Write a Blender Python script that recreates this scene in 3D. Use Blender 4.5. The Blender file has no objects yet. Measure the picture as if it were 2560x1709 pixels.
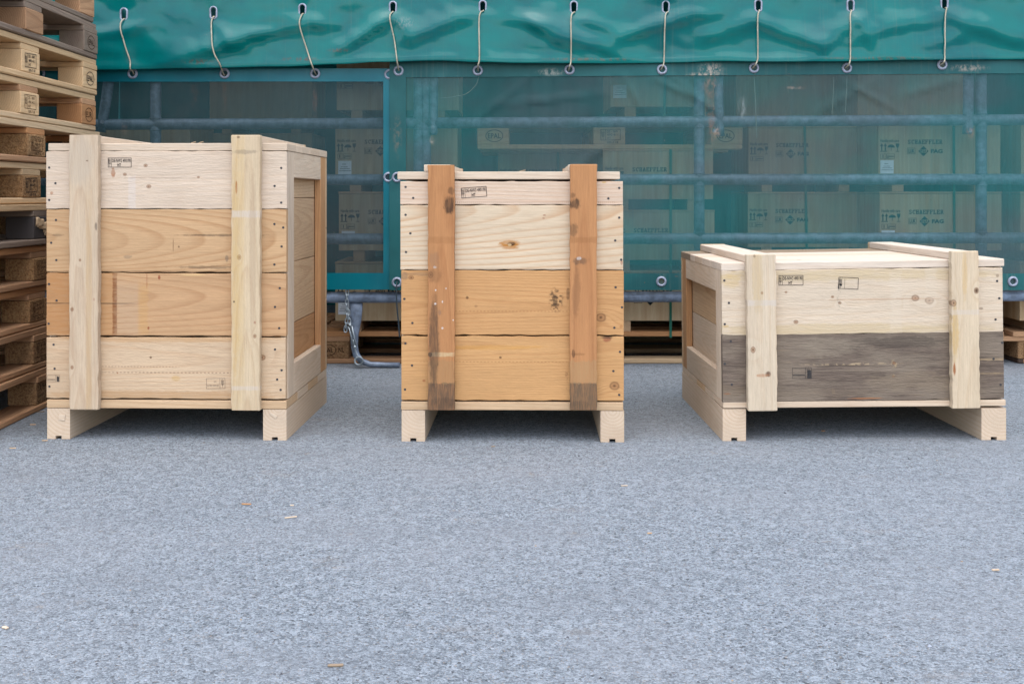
import bpy, bmesh, math, random
from mathutils import Vector, Matrix, noise
from mathutils.geometry import delaunay_2d_cdt

random.seed(7)
SC = bpy.context.scene
COL = SC.collection
R = math.radians

# ------------------------------------------------------------------ camera, sky, sun, exposure
F_PX, CX, HY, CAM_H = 2700.0, 1280.0, 490.0, 0.757      # photograph pixels (2560 wide), level camera
cd = bpy.data.cameras.new('camera')
cam = bpy.data.objects.new('camera', cd)
COL.objects.link(cam)
cam.location = (0, 0, CAM_H)
cam.rotation_euler = (R(90), 0, 0)
cd.sensor_width = 36
cd.lens = F_PX / 2560 * 36
cd.shift_y = -(854.5 - HY) / 2560
cd.clip_start = 0.05
cd.clip_end = 500
SC.camera = cam

SUN_EL, SUN_AZ = 70.0, 180.0          # azimuth clockwise from +Y: behind the camera, a little to the left
world = bpy.data.worlds.new('World')
SC.world = world
world.use_nodes = True
wt = world.node_tree
wt.nodes.clear()
sky = wt.nodes.new('ShaderNodeTexSky')
sky.sky_type = 'NISHITA'
sky.sun_disc = False
sky.sun_elevation = R(SUN_EL)
sky.sun_rotation = R(SUN_AZ)
sky.air_density = 1.0
sky.dust_density = 1.5
sky.ozone_density = 1.0
hs = wt.nodes.new('ShaderNodeHueSaturation')
hs.inputs['Saturation'].default_value = 0.55
bg = wt.nodes.new('ShaderNodeBackground')
bg.inputs['Strength'].default_value = 0.15
wo = wt.nodes.new('ShaderNodeOutputWorld')
wt.links.new(sky.outputs[0], hs.inputs['Color'])
wt.links.new(hs.outputs[0], bg.inputs['Color'])
wt.links.new(bg.outputs[0], wo.inputs['Surface'])
sd = bpy.data.lights.new('sun', 'SUN')
sd.energy = 0.6
sd.angle = R(75)
sd.color = (1.0, 0.98, 0.95)
sun = bpy.data.objects.new('sun', sd)
COL.objects.link(sun)
sv = Vector((math.cos(R(SUN_EL)) * math.sin(R(SUN_AZ)), math.cos(R(SUN_EL)) * math.cos(R(SUN_AZ)), math.sin(R(SUN_EL))))
sun.rotation_euler = (-sv).to_track_quat('-Z', 'Y').to_euler()
SC.view_settings.view_transform = 'Standard'
SC.view_settings.look = 'None'
SC.view_settings.exposure = 1.66
SC.view_settings.gamma = 1
SC.view_settings.use_curve_mapping = False
SC.cycles.max_bounces = 8
SC.cycles.transparent_max_bounces = 12

# ------------------------------------------------------------------ helpers
def s2l(c):
    return tuple(((v / 255) / 12.92 if v / 255 <= .04045 else ((v / 255 + .055) / 1.055) ** 2.4) for v in c)

ALB = 0.63
def tone(c, k=ALB):
    return tuple(v * k for v in s2l(c)) + (1.0,)

def at(px, py, Z):
    """point of the place seen at photograph pixel px, py at depth Z"""
    return Vector(((px - CX) / F_PX * Z, Z, CAM_H - (py - HY) / F_PX * Z))

def wtone(c, k=ALB):
    """timber colour, a touch greyer than the raw picker value"""
    l = s2l(c)
    g = 0.3 * l[0] + 0.55 * l[1] + 0.15 * l[2]
    return tuple((v + (g - v) * q) * k * w for v, q, w in zip(l, (0.02, 0.0, 0.09), (1.03, 1.01, 0.99))) + (1.0,)

class NT:
    def __init__(self, name):
        self.m = bpy.data.materials.new(name)
        self.m.use_nodes = True
        self.t = self.m.node_tree
        self.t.nodes.clear()
        self.out = self.t.nodes.new('ShaderNodeOutputMaterial')
    def set(self, sock, v):
        if isinstance(v, bpy.types.NodeSocket):
            self.t.links.new(v, sock)
        elif v is not None:
            sock.default_value = v
    def node(self, typ, ins=None, **props):
        n = self.t.nodes.new(typ)
        for k, v in props.items():
            setattr(n, k, v)
        for k, v in (ins or {}).items():
            self.set(n.inputs[k], v)
        return n
    def math(self, op, a, b=None, c=None, clamp=False):
        n = self.t.nodes.new('ShaderNodeMath')
        n.operation = op
        n.use_clamp = clamp
        self.set(n.inputs[0], a)
        if b is not None: self.set(n.inputs[1], b)
        if c is not None: self.set(n.inputs[2], c)
        return n.outputs[0]
    def vmath(self, op, a, b=None):
        n = self.t.nodes.new('ShaderNodeVectorMath')
        n.operation = op
        self.set(n.inputs[0], a)
        if b is not None: self.set(n.inputs[1], b)
        return n.outputs[0]
    def mix(self, f, a, b, blend='MIX'):
        n = self.t.nodes.new('ShaderNodeMix')
        n.data_type = 'RGBA'
        n.blend_type = blend
        n.clamp_factor = True
        self.set(n.inputs[0], f)
        self.set(n.inputs[6], a)
        self.set(n.inputs[7], b)
        return n.outputs[2]
    def noise(self, vec, scale=1.0, detail=2.0, rough=0.5):
        n = self.node('ShaderNodeTexNoise', {'Vector': vec, 'Scale': scale, 'Detail': detail, 'Roughness': rough})
        return n.outputs[0]
    def smooth(self, v, a, b, lo=0.0, hi=1.0):
        n = self.t.nodes.new('ShaderNodeMapRange')
        n.interpolation_type = 'SMOOTHSTEP'
        self.set(n.inputs[0], v)
        self.set(n.inputs[1], a); self.set(n.inputs[2], b); self.set(n.inputs[3], lo); self.set(n.inputs[4], hi)
        return n.outputs[0]
    def principled(self, col, rough=0.7, spec=0.3, metal=0.0, normal=None):
        p = self.node('ShaderNodeBsdfPrincipled', {'Base Color': col, 'Roughness': rough, 'Specular IOR Level': spec, 'Metallic': metal})
        if normal is not None:
            self.set(p.inputs['Normal'], normal)
        return p.outputs[0]
    def bump(self, h, dist=0.002, strength=1.0):
        return self.node('ShaderNodeBump', {'Height': h, 'Distance': dist, 'Strength': strength}).outputs[0]
    def done(self, shader):
        self.t.links.new(shader, self.out.inputs['Surface'])
        return self.m

def wood(name, light, dark, freq=150, axis=(0.05, 0.02), slope=0.03, contrast=0.55, fiber=0.35, mottle=0.35,
         saw=0.5, wob=0.03, blobs=(), knots=(), seed=0.0, tint=0.12, rough=0.78, endgrain=True, grey=0.0):
    """sawn softwood: growth rings round an axis behind the face, local X along the grain.
       knots: (x, z, radius); blobs: dicts in local metres (marks with a shape of their own)."""
    t = NT(name)
    tc = t.node('ShaderNodeTexCoord').outputs['Object']
    rnd = t.node('ShaderNodeObjectInfo').outputs['Random']
    off = t.node('ShaderNodeCombineXYZ', {'X': t.math('MULTIPLY', rnd, 9.0), 'Y': t.math('MULTIPLY', rnd, 5.0), 'Z': seed}).outputs[0]
    v = t.vmath('ADD', tc, off)
    sp = t.node('ShaderNodeSeparateXYZ', {0: tc})
    x, y, z = sp.outputs
    def nz(sx, syz, detail=2.0, rgh=0.5):
        return t.noise(t.vmath('MULTIPLY', v, (sx, syz, syz)), 1.0, detail, rgh)
    n1 = nz(1.1, 5.0, 1.5)
    n2 = nz(5.0, 30.0, 2.5)
    fib = nz(7.0, 330.0, 2.0, 0.6)
    fib2 = nz(26.0, 230.0, 3.0, 0.65)
    mot = nz(2.2, 13.0, 3.0, 0.55)
    y0 = t.math('MULTIPLY_ADD', rnd, 0.03, axis[0])
    z0 = t.math('MULTIPLY_ADD', t.math('SUBTRACT', rnd, 0.5), 0.06, axis[1])
    yy = t.math('SUBTRACT', t.math('SUBTRACT', y, y0), t.math('MULTIPLY', x, slope))
    zz = t.math('SUBTRACT', z, z0)
    r = t.math('SQRT', t.math('ADD', t.math('MULTIPLY', yy, yy), t.math('MULTIPLY', zz, zz)))
    r = t.math('MULTIPLY_ADD', t.math('SUBTRACT', n1, 0.5), wob, r)
    r = t.math('MULTIPLY_ADD', t.math('SUBTRACT', n2, 0.5), 0.0035, r)
    kd = []
    for (kx, kz, kr) in knots:
        dx = t.math('SUBTRACT', x, kx)
        dz = t.math('SUBTRACT', z, kz)
        d2 = t.math('ADD', t.math('MULTIPLY', t.math('MULTIPLY', dx, 0.55), t.math('MULTIPLY', dx, 0.55)), t.math('MULTIPLY', dz, dz))
        e = t.math('POWER', 2.718, t.math('MULTIPLY', d2, -1.0 / (6 * kr * kr)))
        r = t.math('MULTIPLY_ADD', e, kr * 1.6, r)
        dd = t.math('MULTIPLY_ADD', t.math('SUBTRACT', n2, 0.5), kr * .9,
                    t.math('SQRT', t.math('ADD', t.math('MULTIPLY', t.math('MULTIPLY', dx, 0.8), t.math('MULTIPLY', dx, 0.8)), t.math('MULTIPLY', dz, dz))))
        kd.append((dd, kr))
    ring = t.math('FRACT', t.math('MULTIPLY', r, freq))
    ramp = t.node('ShaderNodeValToRGB', {0: ring})
    cr = ramp.color_ramp
    cr.elements[0].position = 0.0; cr.elements[0].color = (0, 0, 0, 1)
    cr.elements[1].position = 1.0; cr.elements[1].color = (0.05, 0.05, 0.05, 1)
    for p_, c_ in ((0.5, 0.06), (0.9, 1.0)):
        el = cr.elements.new(p_); el.color = (c_, c_, c_, 1)
    prof = ramp.outputs[0]
    amt = t.math('MULTIPLY', t.math('MULTIPLY', prof, contrast), t.smooth(mot, 0.25, 0.7, 0.35, 1.0))
    c = t.mix(amt, wtone(light), wtone(dark))
    k = t.math('ADD', t.math('MULTIPLY_ADD', t.math('SUBTRACT', fib, 0.5), fiber, 1.0), t.math('MULTIPLY', t.math('SUBTRACT', mot, 0.5), mottle))
    k = t.math('MULTIPLY_ADD', t.math('SUBTRACT', fib2, 0.5), fiber * 0.9, k)
    k = t.math('MULTIPLY', k, t.math('MULTIPLY_ADD', t.math('SUBTRACT', rnd, 0.5), tint * 2, 1.0))
    kc = t.node('ShaderNodeCombineColor', {0: k, 1: k, 2: k}).outputs[0]
    c = t.mix(1.0, c, kc, 'MULTIPLY')
    # rusty and greyish cloudiness of handled timber
    cloud = t.noise(t.vmath('MULTIPLY', v, (3.0, 6.0, 6.0)), 1.0, 4.0, 0.6)
    c = t.mix(t.smooth(cloud, 0.52, 0.78, 0.0, 0.42), c, wtone(dark))
    if grey > 0:
        g1 = t.noise(t.vmath('MULTIPLY', v, (4.0, 16.0, 16.0)), 1.0, 5.0, 0.62)
        c = t.mix(t.smooth(g1, 0.4, 0.62, 0.0, grey), c, tone((165, 148, 128)))
        g2 = nz(9.0, 210.0, 3.0, 0.6)
        c = t.mix(t.smooth(g2, 0.6, 0.78, 0.0, grey * 1.3), c, tone((190, 160, 125)))
    for dd, kr in kd:
        f = t.smooth(dd, kr * 0.4, kr * 1.3, 0.62, 0.0)
        c = t.mix(f, c, tone((168, 116, 76)))
        f = t.smooth(t.math('ABSOLUTE', t.math('SUBTRACT', dd, kr * 0.85)), 0.0, kr * 0.3, 0.5, 0.0)
        c = t.mix(f, c, tone((104, 70, 46)))
        c = t.mix(t.smooth(dd, kr * 0.1, kr * 0.45, 0.7, 0.0), c, tone((88, 58, 40)))
    bn = t.noise(t.vmath('MULTIPLY', v, (60.0, 90.0, 90.0)), 1.0, 4.0, 0.65)
    bn2 = t.noise(t.vmath('MULTIPLY', v, (9.0, 70.0, 70.0)), 1.0, 3.0, 0.6)
    brk = t.smooth(fib2, 0.3, 0.62, 0.55, 1.0)
    for b in blobs:
        dx = t.math('MULTIPLY', t.math('SUBTRACT', x, b['x']), 1.0 / b['a'])
        dz = t.math('MULTIPLY', t.math('SUBTRACT', z, b['z']), 1.0 / b['b'])
        if b.get('box') or b.get('dash'):
            d = t.math('MAXIMUM', t.math('ABSOLUTE', dx), t.math('ABSOLUTE', dz))
        else:
            d = t.math('SQRT', t.math('ADD', t.math('MULTIPLY', dx, dx), t.math('MULTIPLY', dz, dz)))
        d = t.math('MULTIPLY_ADD', t.math('SUBTRACT', bn, 0.5), b.get('n', 0.6), d)
        d = t.math('MULTIPLY_ADD', t.math('SUBTRACT', bn2, 0.5), b.get('n2', 0.7), d)
        so = b.get('soft', 0.3)
        f = t.smooth(d, 1.0 - so, 1.0 + so, b.get('s', 0.8), 0.0)
        if b.get('dash'):
            fr = t.math('FRACT', t.math('MULTIPLY', x, 1.0 / b['dash']))
            f = t.math('MULTIPLY', f, t.smooth(fr, 0.42, 0.55, 1.0, 0.0))
        f = t.math('MULTIPLY', f, brk)
        if b.get('speck'):
            f = t.math('MULTIPLY', f, t.smooth(bn, 0.5, 0.56))
        c = t.mix(f, c, tone(b['c']))
    h = t.math('ADD', t.math('MULTIPLY', fib2, 1.0 * saw), t.math('MULTIPLY', prof, -0.10))
    h = t.math('ADD', h, t.math('MULTIPLY', fib, 0.25))
    h = t.math('ADD', h, t.math('MULTIPLY', nz(70.0, 260.0, 2.0), 0.6 * saw))
    nrm = t.bump(h, 0.0022, 0.6)
    return t.done(t.principled(c, rough, 0.25, 0.0, nrm))

def chipboard(name, light, dark):
    t = NT(name)
    tc = t.node('ShaderNodeTexCoord').outputs['Object']
    rnd = t.node('ShaderNodeObjectInfo').outputs['Random']
    v = t.vmath('ADD', tc, t.node('ShaderNodeCombineXYZ', {'X': t.math('MULTIPLY', rnd, 9.0), 'Y': rnd, 'Z': 0.0}).outputs[0])
    a = t.noise(t.vmath('MULTIPLY', v, (90, 160, 160)), 1.0, 3.0, 0.6)
    vo = t.node('ShaderNodeTexVoronoi', {'Vector': t.vmath('MULTIPLY', v, (150, 260, 260)), 'Scale': 1.0})
    b = t.noise(t.vmath('MULTIPLY', v, (12, 12, 12)), 1.0, 3.0, 0.6)
    c = t.mix(t.smooth(a, 0.35, 0.7), tone(dark), tone(light))
    sh = t.node('ShaderNodeSeparateColor', {0: vo.outputs['Color']}).outputs[0]
    c = t.mix(t.math('MULTIPLY', sh, 0.5), c, tone((225, 185, 135)))
    c = t.mix(t.smooth(b, 0.5, 0.75, 0.0, 0.6), c, tone((90, 62, 40)))
    c = t.mix(t.math('MULTIPLY', rnd, 0.25), c, tone(dark))
    return t.done(t.principled(c, 0.85, 0.2, 0.0, t.bump(a, 0.004, 0.9)))

# ---- meshes
def link(o, parent=None):
    COL.objects.link(o)
    if parent is not None:
        o.parent = parent
    return o

MESHES = {}
def board_mesh(L, T, W, c=0.0018, seg=1, jit=0.0006, seed=0, key=None):
    """chamfered board: X length, Y thickness, Z width, a little uneven"""
    k = key or (round(L, 4), round(T, 4), round(W, 4), c, seg, jit, seed)
    if k in MESHES:
        return MESHES[k]
    rn = random.Random(hash((round(L, 4), round(W, 4), seed)) & 0xffff)
    vs, fs = [], []
    xs = [-L / 2, -L / 2 + c] + [-L / 2 + L * i / seg for i in range(1, seg)] + [L / 2 - c, L / 2]
    def sect(x, ins, ju, jl):
        hy, hz = T / 2 - ins, W / 2 - ins
        pts = [(-hy, -hz + c), (-hy + c, -hz), (hy - c, -hz), (hy, -hz + c), (hy, hz - c), (hy - c, hz), (-hy + c, hz), (-hy, hz - c)]
        return [(x, p[0], p[1] + (ju if p[1] > 0 else jl)) for p in pts]
    for i, x in enumerate(xs):
        end = i in (0, len(xs) - 1)
        ju, jl = (rn.uniform(-jit, jit), rn.uniform(-jit, jit))
        vs += sect(x + (rn.uniform(-jit, jit) if not end else 0), c * 0.8 if end else 0, ju, jl)
    n = len(xs)
    for i in range(n - 1):
        for j in range(8):
            a, b = i * 8 + j, i * 8 + (j + 1) % 8
            fs.append((a, a + 8, b + 8, b))
    fs.append(tuple(range(8)))
    fs.append(tuple((n - 1) * 8 + j for j in reversed(range(8))))
    me = bpy.data.meshes.new('board')
    me.from_pydata(vs, [], fs)
    me.materials.append(None)
    me.update()
    bm = bmesh.new(); bm.from_mesh(me)
    bmesh.ops.recalc_face_normals(bm, faces=bm.faces)
    bm.to_mesh(me); bm.free()
    MESHES[k] = me
    return me

def put(name, me, mat, parent=None, M=None):
    o = bpy.data.objects.new(name, me)
    link(o, parent)
    if M is not None:
        o.matrix_local = M
    if mat is not None:
        if len(me.materials) == 0:
            me.materials.append(None)
        o.material_slots[0].link = 'OBJECT'
        o.material_slots[0].material = mat
    return o

def axes(X, Y, Z, loc):
    return Matrix(((X[0], Y[0], Z[0], loc[0]), (X[1], Y[1], Z[1], loc[1]), (X[2], Y[2], Z[2], loc[2]), (0, 0, 0, 1)))

ORI = {  # length, thickness, width directions
    'f': ((1, 0, 0), (0, 1, 0), (0, 0, 1)),       # face board: along X, width Z
    'v': ((0, 0, 1), (0, 1, 0), (-1, 0, 0)),      # upright batten, width X
    'd': ((0, 1, 0), (0, 0, 1), (1, 0, 0)),       # along depth, flat, width X
    'l': ((1, 0, 0), (0, 0, -1), (0, 1, 0)),      # flat board along X, width Y
    's': ((0, 1, 0), (-1, 0, 0), (0, 0, 1)),      # side board along Y, width Z
    'sv': ((0, 0, 1), (1, 0, 0), (0, 1, 0)),      # side stile, width Y
}
def board(name, parent, ctr, dims, ori, mat, pre=None, seg=1, jit=0.0006, c=0.0018, seed=0):
    M = axes(*ORI[ori], ctr)
    if pre is not None:
        M = pre @ M
    return put(name, board_mesh(*dims, c=c, seg=seg, jit=jit, seed=seed), mat, parent, M)

def thing(name, label, cat, loc=(0, 0, 0), rz=0.0, group=None):
    o = bpy.data.objects.new(name, None)
    o.empty_display_size = 0.1
    COL.objects.link(o)
    o.location = loc
    o.rotation_euler = (0, 0, rz)
    o['label'] = label
    o['category'] = cat
    if group: o['group'] = group
    return o

def tag(o, label, cat, group=None):
    o['label'] = label; o['category'] = cat
    if group: o['group'] = group
    return o

def mesh_from(name, vs, fs, smooth=False):
    me = bpy.data.meshes.new(name)
    me.from_pydata([tuple(v) for v in vs], [], fs)
    me.materials.append(None)
    if smooth:
        for p in me.polygons: p.use_smooth = True
    me.update()
    return me

class MB:
    """collects shapes into one mesh"""
    def __init__(self): self.v, self.f = [], []
    def add(self, vs, fs):
        o = len(self.v)
        self.v += [tuple(v) for v in vs]
        self.f += [tuple(i + o for i in f) for f in fs]
    def quad(self, x0, z0, x1, z1, y=0.0):
        self.add([(x0, y, z0), (x1, y, z0), (x1, y, z1), (x0, y, z1)], [(0, 1, 2, 3)])
    def line(self, x0, z0, x1, z1, w, y=0.0):
        d = Vector((x1 - x0, z1 - z0)); n = Vector((-d.y, d.x)).normalized() * w / 2
        self.add([(x0 + n.x, y, z0 + n.y), (x0 - n.x, y, z0 - n.y), (x1 - n.x, y, z1 - n.y), (x1 + n.x, y, z1 + n.y)], [(0, 1, 2, 3)])
    def poly(self, pts, y=0.0):
        self.add([(p[0], y, p[1]) for p in pts], [tuple(range(len(pts)))])
    def ellipse_ring(self, cx, cz, rx, rz, w, n=28, a0=0, a1=360, y=0.0):
        full = (a1 - a0) >= 360
        m = n if full else n + 1
        vs, fs = [], []
        for i in range(m):
            a = R(a0 + (a1 - a0) * i / n)
            vs += [(cx + rx * math.cos(a), y, cz + rz * math.sin(a)), (cx + (rx - w) * math.cos(a), y, cz + (rz - w) * math.sin(a))]
        for i in range(n):
            a, b = 2 * i, 2 * ((i + 1) % m)
            fs.append((a, b, b + 1, a + 1))
        self.add(vs, fs)
    def frame(self, x0, z0, x1, z1, w, y=0.0):
        self.quad(x0, z0, x1, z0 + w, y); self.quad(x0, z1 - w, x1, z1, y)
        self.quad(x0, z0 + w, x0 + w, z1 - w, y); self.quad(x1 - w, z0 + w, x1, z1 - w, y)
    def text(self, s, x, z, w, h, bold=0.02, y=0.0, rot=0.0):
        """lettering fitted into the box x..x+w, z..z+h in the XZ plane, readable from -Y"""
        tv, tf = glyphs(s, bold)
        x0 = min(p[0] for p in tv); x1 = max(p[0] for p in tv); z0 = min(p[1] for p in tv); z1 = max(p[1] for p in tv)
        ca, sa = math.cos(rot), math.sin(rot)
        vs = []
        for p in tv:
            u = (p[0] - x0) / (x1 - x0) * w; q = (p[1] - z0) / (z1 - z0) * h
            u -= w / 2; q -= h / 2
            vs.append((x + w / 2 + u * ca - q * sa, y, z + h / 2 + u * sa + q * ca))
        self.add(vs, tf)
    def tube(self, pts, rad, n=8, caps=True, flat=None):
        """round tube along pts; rad number or list; flat: list of depth radii"""
        pts = [Vector(p) for p in pts]
        m = len(pts)
        rad = rad if isinstance(rad, (list, tuple)) else [rad] * m
        vs, fs = [], []
        up = Vector((0, 1, 0))
        for i, p in enumerate(pts):
            d = (pts[min(i + 1, m - 1)] - pts[max(i - 1, 0)]).normalized()
            s = d.cross(up)
            if s.length < 1e-3: s = d.cross(Vector((1, 0, 0)))
            s.normalize()
            u = s.cross(d).normalized()
            r2 = flat[i] if flat else rad[i]
            for k in range(n):
                a = 2 * math.pi * k / n
                vs.append(p + s * math.cos(a) * rad[i] + u * math.sin(a) * r2)
        for i in range(m - 1):
            for k in range(n):
                a, b = i * n + k, i * n + (k + 1) % n
                fs.append((a, b, b + n, a + n))
        if caps:
            fs.append(tuple(reversed(range(n)))); fs.append(tuple((m - 1) * n + k for k in range(n)))
        self.add(vs, fs)
    def loop(self, pts, r, n=6):
        """closed tube"""
        pts = [Vector(p) for p in pts]
        m = len(pts)
        vs, fs = [], []
        ctr = sum(pts, Vector()) / m
        nrm = (pts[0] - ctr).cross(pts[m // 4] - ctr).normalized()
        for i, p in enumerate(pts):
            d = (pts[(i + 1) % m] - pts[i - 1]).normalized()
            s = d.cross(nrm).normalized()
            for k in range(n):
                a = 2 * math.pi * k / n
                vs.append(p + s * math.cos(a) * r + nrm * math.sin(a) * r)
        for i in range(m):
            for k in range(n):
                a, b = i * n + k, i * n + (k + 1) % n
                c, d = ((i + 1) % m) * n + (k + 1) % n, ((i + 1) % m) * n + k
                fs.append((a, b, c, d))
        self.add(vs, fs)
    def mesh(self, name, smooth=False):
        me = mesh_from(name, self.v, self.f, smooth)
        return me
    def fix(self, name, smooth=False):
        me = self.mesh(name, smooth)
        bm = bmesh.new(); bm.from_mesh(me)
        bmesh.ops.recalc_face_normals(bm, faces=bm.faces)
        bm.to_mesh(me); bm.free()
        return me

GL = {}
def glyphs(s, bold):
    k = (s, bold)
    if k not in GL:
        cu = bpy.data.curves.new('lettering', 'FONT')
        cu.body = s
        cu.size = 1.0
        cu.resolution_u = 2
        cu.offset = bold
        o = bpy.data.objects.new('lettering', cu)
        COL.objects.link(o)
        bpy.context.view_layer.update()
        me = bpy.data.meshes.new_from_object(o)
        GL[k] = ([(v.co.x, v.co.y) for v in me.vertices], [tuple(p.vertices) for p in me.polygons])
        bpy.data.objects.remove(o)
        bpy.data.curves.remove(cu)
        bpy.data.meshes.remove(me)
    return GL[k]

def ink(name, col, cover=0.85, patch=0.42):
    """worn stamp ink: gaps where the wood's relief took no colour"""
    t = NT(name)
    tc = t.node('ShaderNodeTexCoord').outputs['Object']
    a = t.noise(t.vmath('MULTIPLY', tc, (420, 420, 700)), 1.0, 3.0, 0.6)
    b = t.noise(t.vmath('MULTIPLY', tc, (55, 55, 55)), 1.0, 2.0, 0.5)
    f = t.math('MULTIPLY', t.smooth(t.math('ADD', t.math('MULTIPLY', a, 0.5), t.math('MULTIPLY', b, 0.5)), patch - 0.1, patch + 0.08), cover)
    tr = t.node('ShaderNodeBsdfTransparent').outputs[0]
    d = t.principled(tone(col, 1.0), 0.8, 0.2)
    m = t.node('ShaderNodeMixShader', {0: f})
    t.t.links.new(tr, m.inputs[1]); t.t.links.new(d, m.inputs[2])
    return t.done(m.outputs[0])

INK = ink('stamp_ink', (26, 26, 32), 1.0, 0.33)
INK_FAINT = ink('faded_ink', (56, 54, 54), 0.75, 0.40)
INK_BURN = ink('branded_mark', (62, 40, 24), 0.85, 0.38)
INK_TEAL = ink('crate_print', (22, 32, 32), 1.0, 0.22)

def steel(name, base, rough=0.45, metal=0.55, rust=0.0):
    t = NT(name)
    tc = t.node('ShaderNodeTexCoord').outputs['Object']
    a = t.noise(tc, 28.0, 5.0, 0.65)
    b = t.noise(t.vmath('MULTIPLY', tc, (6, 40, 40)), 1.0, 3.0)
    c = t.mix(t.smooth(a, 0.35, 0.68), tone(base, 1.0), tone(tuple(min(255, v * 1.35) for v in base), 1.0))
    c = t.mix(t.smooth(b, 0.55, 0.8, 0.0, 0.5), c, tone(tuple(v * 0.6 for v in base), 1.0))
    if rust:
        c = t.mix(t.smooth(t.noise(tc, 60.0, 4.0), 0.62, 0.72, 0.0, rust), c, tone((110, 70, 45), 1.0))
    rr = t.smooth(a, 0.3, 0.7, rough - 0.1, rough + 0.15)
    return t.done(t.principled(c, rr, 0.5, metal, t.bump(a, 0.0006, 0.4)))

GALV = steel('galvanised_steel', (96, 106, 120), 0.45, 0.25)
RING = steel('eyelet_zinc', (118, 122, 134), 0.4, 0.15)
CHAIN = steel('bright_zinc', (128, 136, 140), 0.35, 0.5)
NAIL = steel('nail_steel', (44, 42, 44), 0.6, 0.2)
DARKCORD = NT('dark_cord'); DARKCORD = DARKCORD.done(DARKCORD.principled(tone((48, 58, 64), 1), 0.6))
t = NT('cream_cord')
tc = t.node('ShaderNodeTexCoord').outputs['Object']
CORD = t.done(t.principled(t.mix(t.noise(tc, 60.0, 3.0), tone((150, 138, 112)), tone((226, 218, 196))), 0.6, 0.3))

# ------------------------------------------------------------------ asphalt yard
t = NT('asphalt')
tc = t.node('ShaderNodeTexCoord').outputs['Object']
wv = t.vmath('ADD', tc, t.vmath('SCALE', t.node('ShaderNodeTexNoise', {'Vector': tc, 'Scale': 90.0, 'Detail': 2.0}).outputs['Color']))
wv.node.inputs[1]  # warped a little below
sc_ = wv.node.inputs[1].links[0].from_node
sc_.inputs[3].default_value = 0.006
vo = t.node('ShaderNodeTexVoronoi', {'Vector': wv, 'Scale': 215.0, 'Randomness': 1.0})
vo2 = t.node('ShaderNodeTexVoronoi', {'Vector': wv, 'Scale': 470.0, 'Randomness': 1.0})
g1 = t.node('ShaderNodeSeparateColor', {0: vo.outputs['Color']}).outputs
g2 = t.node('ShaderNodeSeparateColor', {0: vo2.outputs['Color']}).outputs
fine = t.noise(tc, 420.0, 3.0, 0.65)
mid = t.noise(tc, 38.0, 4.0, 0.6)
big = t.noise(tc, 1.6, 4.0, 0.55)
big2 = t.noise(t.vmath('MULTIPLY', tc, (0.8, 1.6, 1.0)), 2.4, 3.0, 0.5)
val = t.math('ADD', t.math('MULTIPLY', g1[0], 0.25), t.math('MULTIPLY', g2[0], 0.25))
val = t.math('ADD', val, t.math('MULTIPLY', fine, 0.40))
val = t.math('MULTIPLY_ADD', t.math('SUBTRACT', mid, 0.5), 0.45, val)
c = t.mix(t.smooth(val, 0.20, 0.74), (0.094, 0.108, 0.122, 1), (0.325, 0.362, 0.396, 1))
c = t.mix(t.smooth(g1[1], 0.972, 0.985, 0, 0.35), c, (0.42, 0.43, 0.46, 1))
c = t.mix(t.smooth(g1[2], 0.95, 0.965, 0, 0.75), c, (0.035, 0.036, 0.04, 1))
c = t.mix(t.smooth(g2[1], 0.97, 0.98, 0, 0.6), c, (0.30, 0.22, 0.15, 1))
c = t.mix(t.smooth(big, 0.42, 0.66, 0.0, 0.28), c, (0.250, 0.256, 0.268, 1))
c = t.mix(t.smooth(big2, 0.5, 0.75, 0.0, 0.28), c, (0.140, 0.152, 0.168, 1))
rub = t.noise(t.vmath('MULTIPLY', tc, (1.1, 2.6, 1.0)), 3.2, 5.0, 0.65)
c = t.mix(t.smooth(rub, 0.6, 0.72, 0.0, 0.28), c, (0.215, 0.185, 0.160, 1))
spk = t.noise(tc, 26.0, 5.0, 0.7)
c = t.mix(t.math('MULTIPLY', t.smooth(rub, 0.56, 0.66), t.smooth(spk, 0.58, 0.68, 0.0, 0.5)), c, (0.30, 0.21, 0.13, 1))
hgt = t.math('ADD', t.math('MULTIPLY', vo.outputs['Distance'], -0.9), t.math('MULTIPLY', fine, 0.5))
hgt = t.math('ADD', hgt, t.math('MULTIPLY', mid, 0.8))
ASPHALT = t.done(t.principled(c, 0.82, 0.3, 0.0, t.bump(hgt, 0.0045, 0.9)))
me = mesh_from('asphalt_yard', [(-120, -80, 0), (120, -80, 0), (120, 160, 0), (-120, 160, 0)], [(0, 1, 2, 3)])
yard = put('asphalt_ground', me, ASPHALT)
yard['kind'] = 'structure'

# ------------------------------------------------------------------ tarpaulin shelter behind the crates
Z_TUBE, Z_NET, Z_VAL, Z_STACK = 4.76, 4.715, 4.693, 4.88

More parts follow.
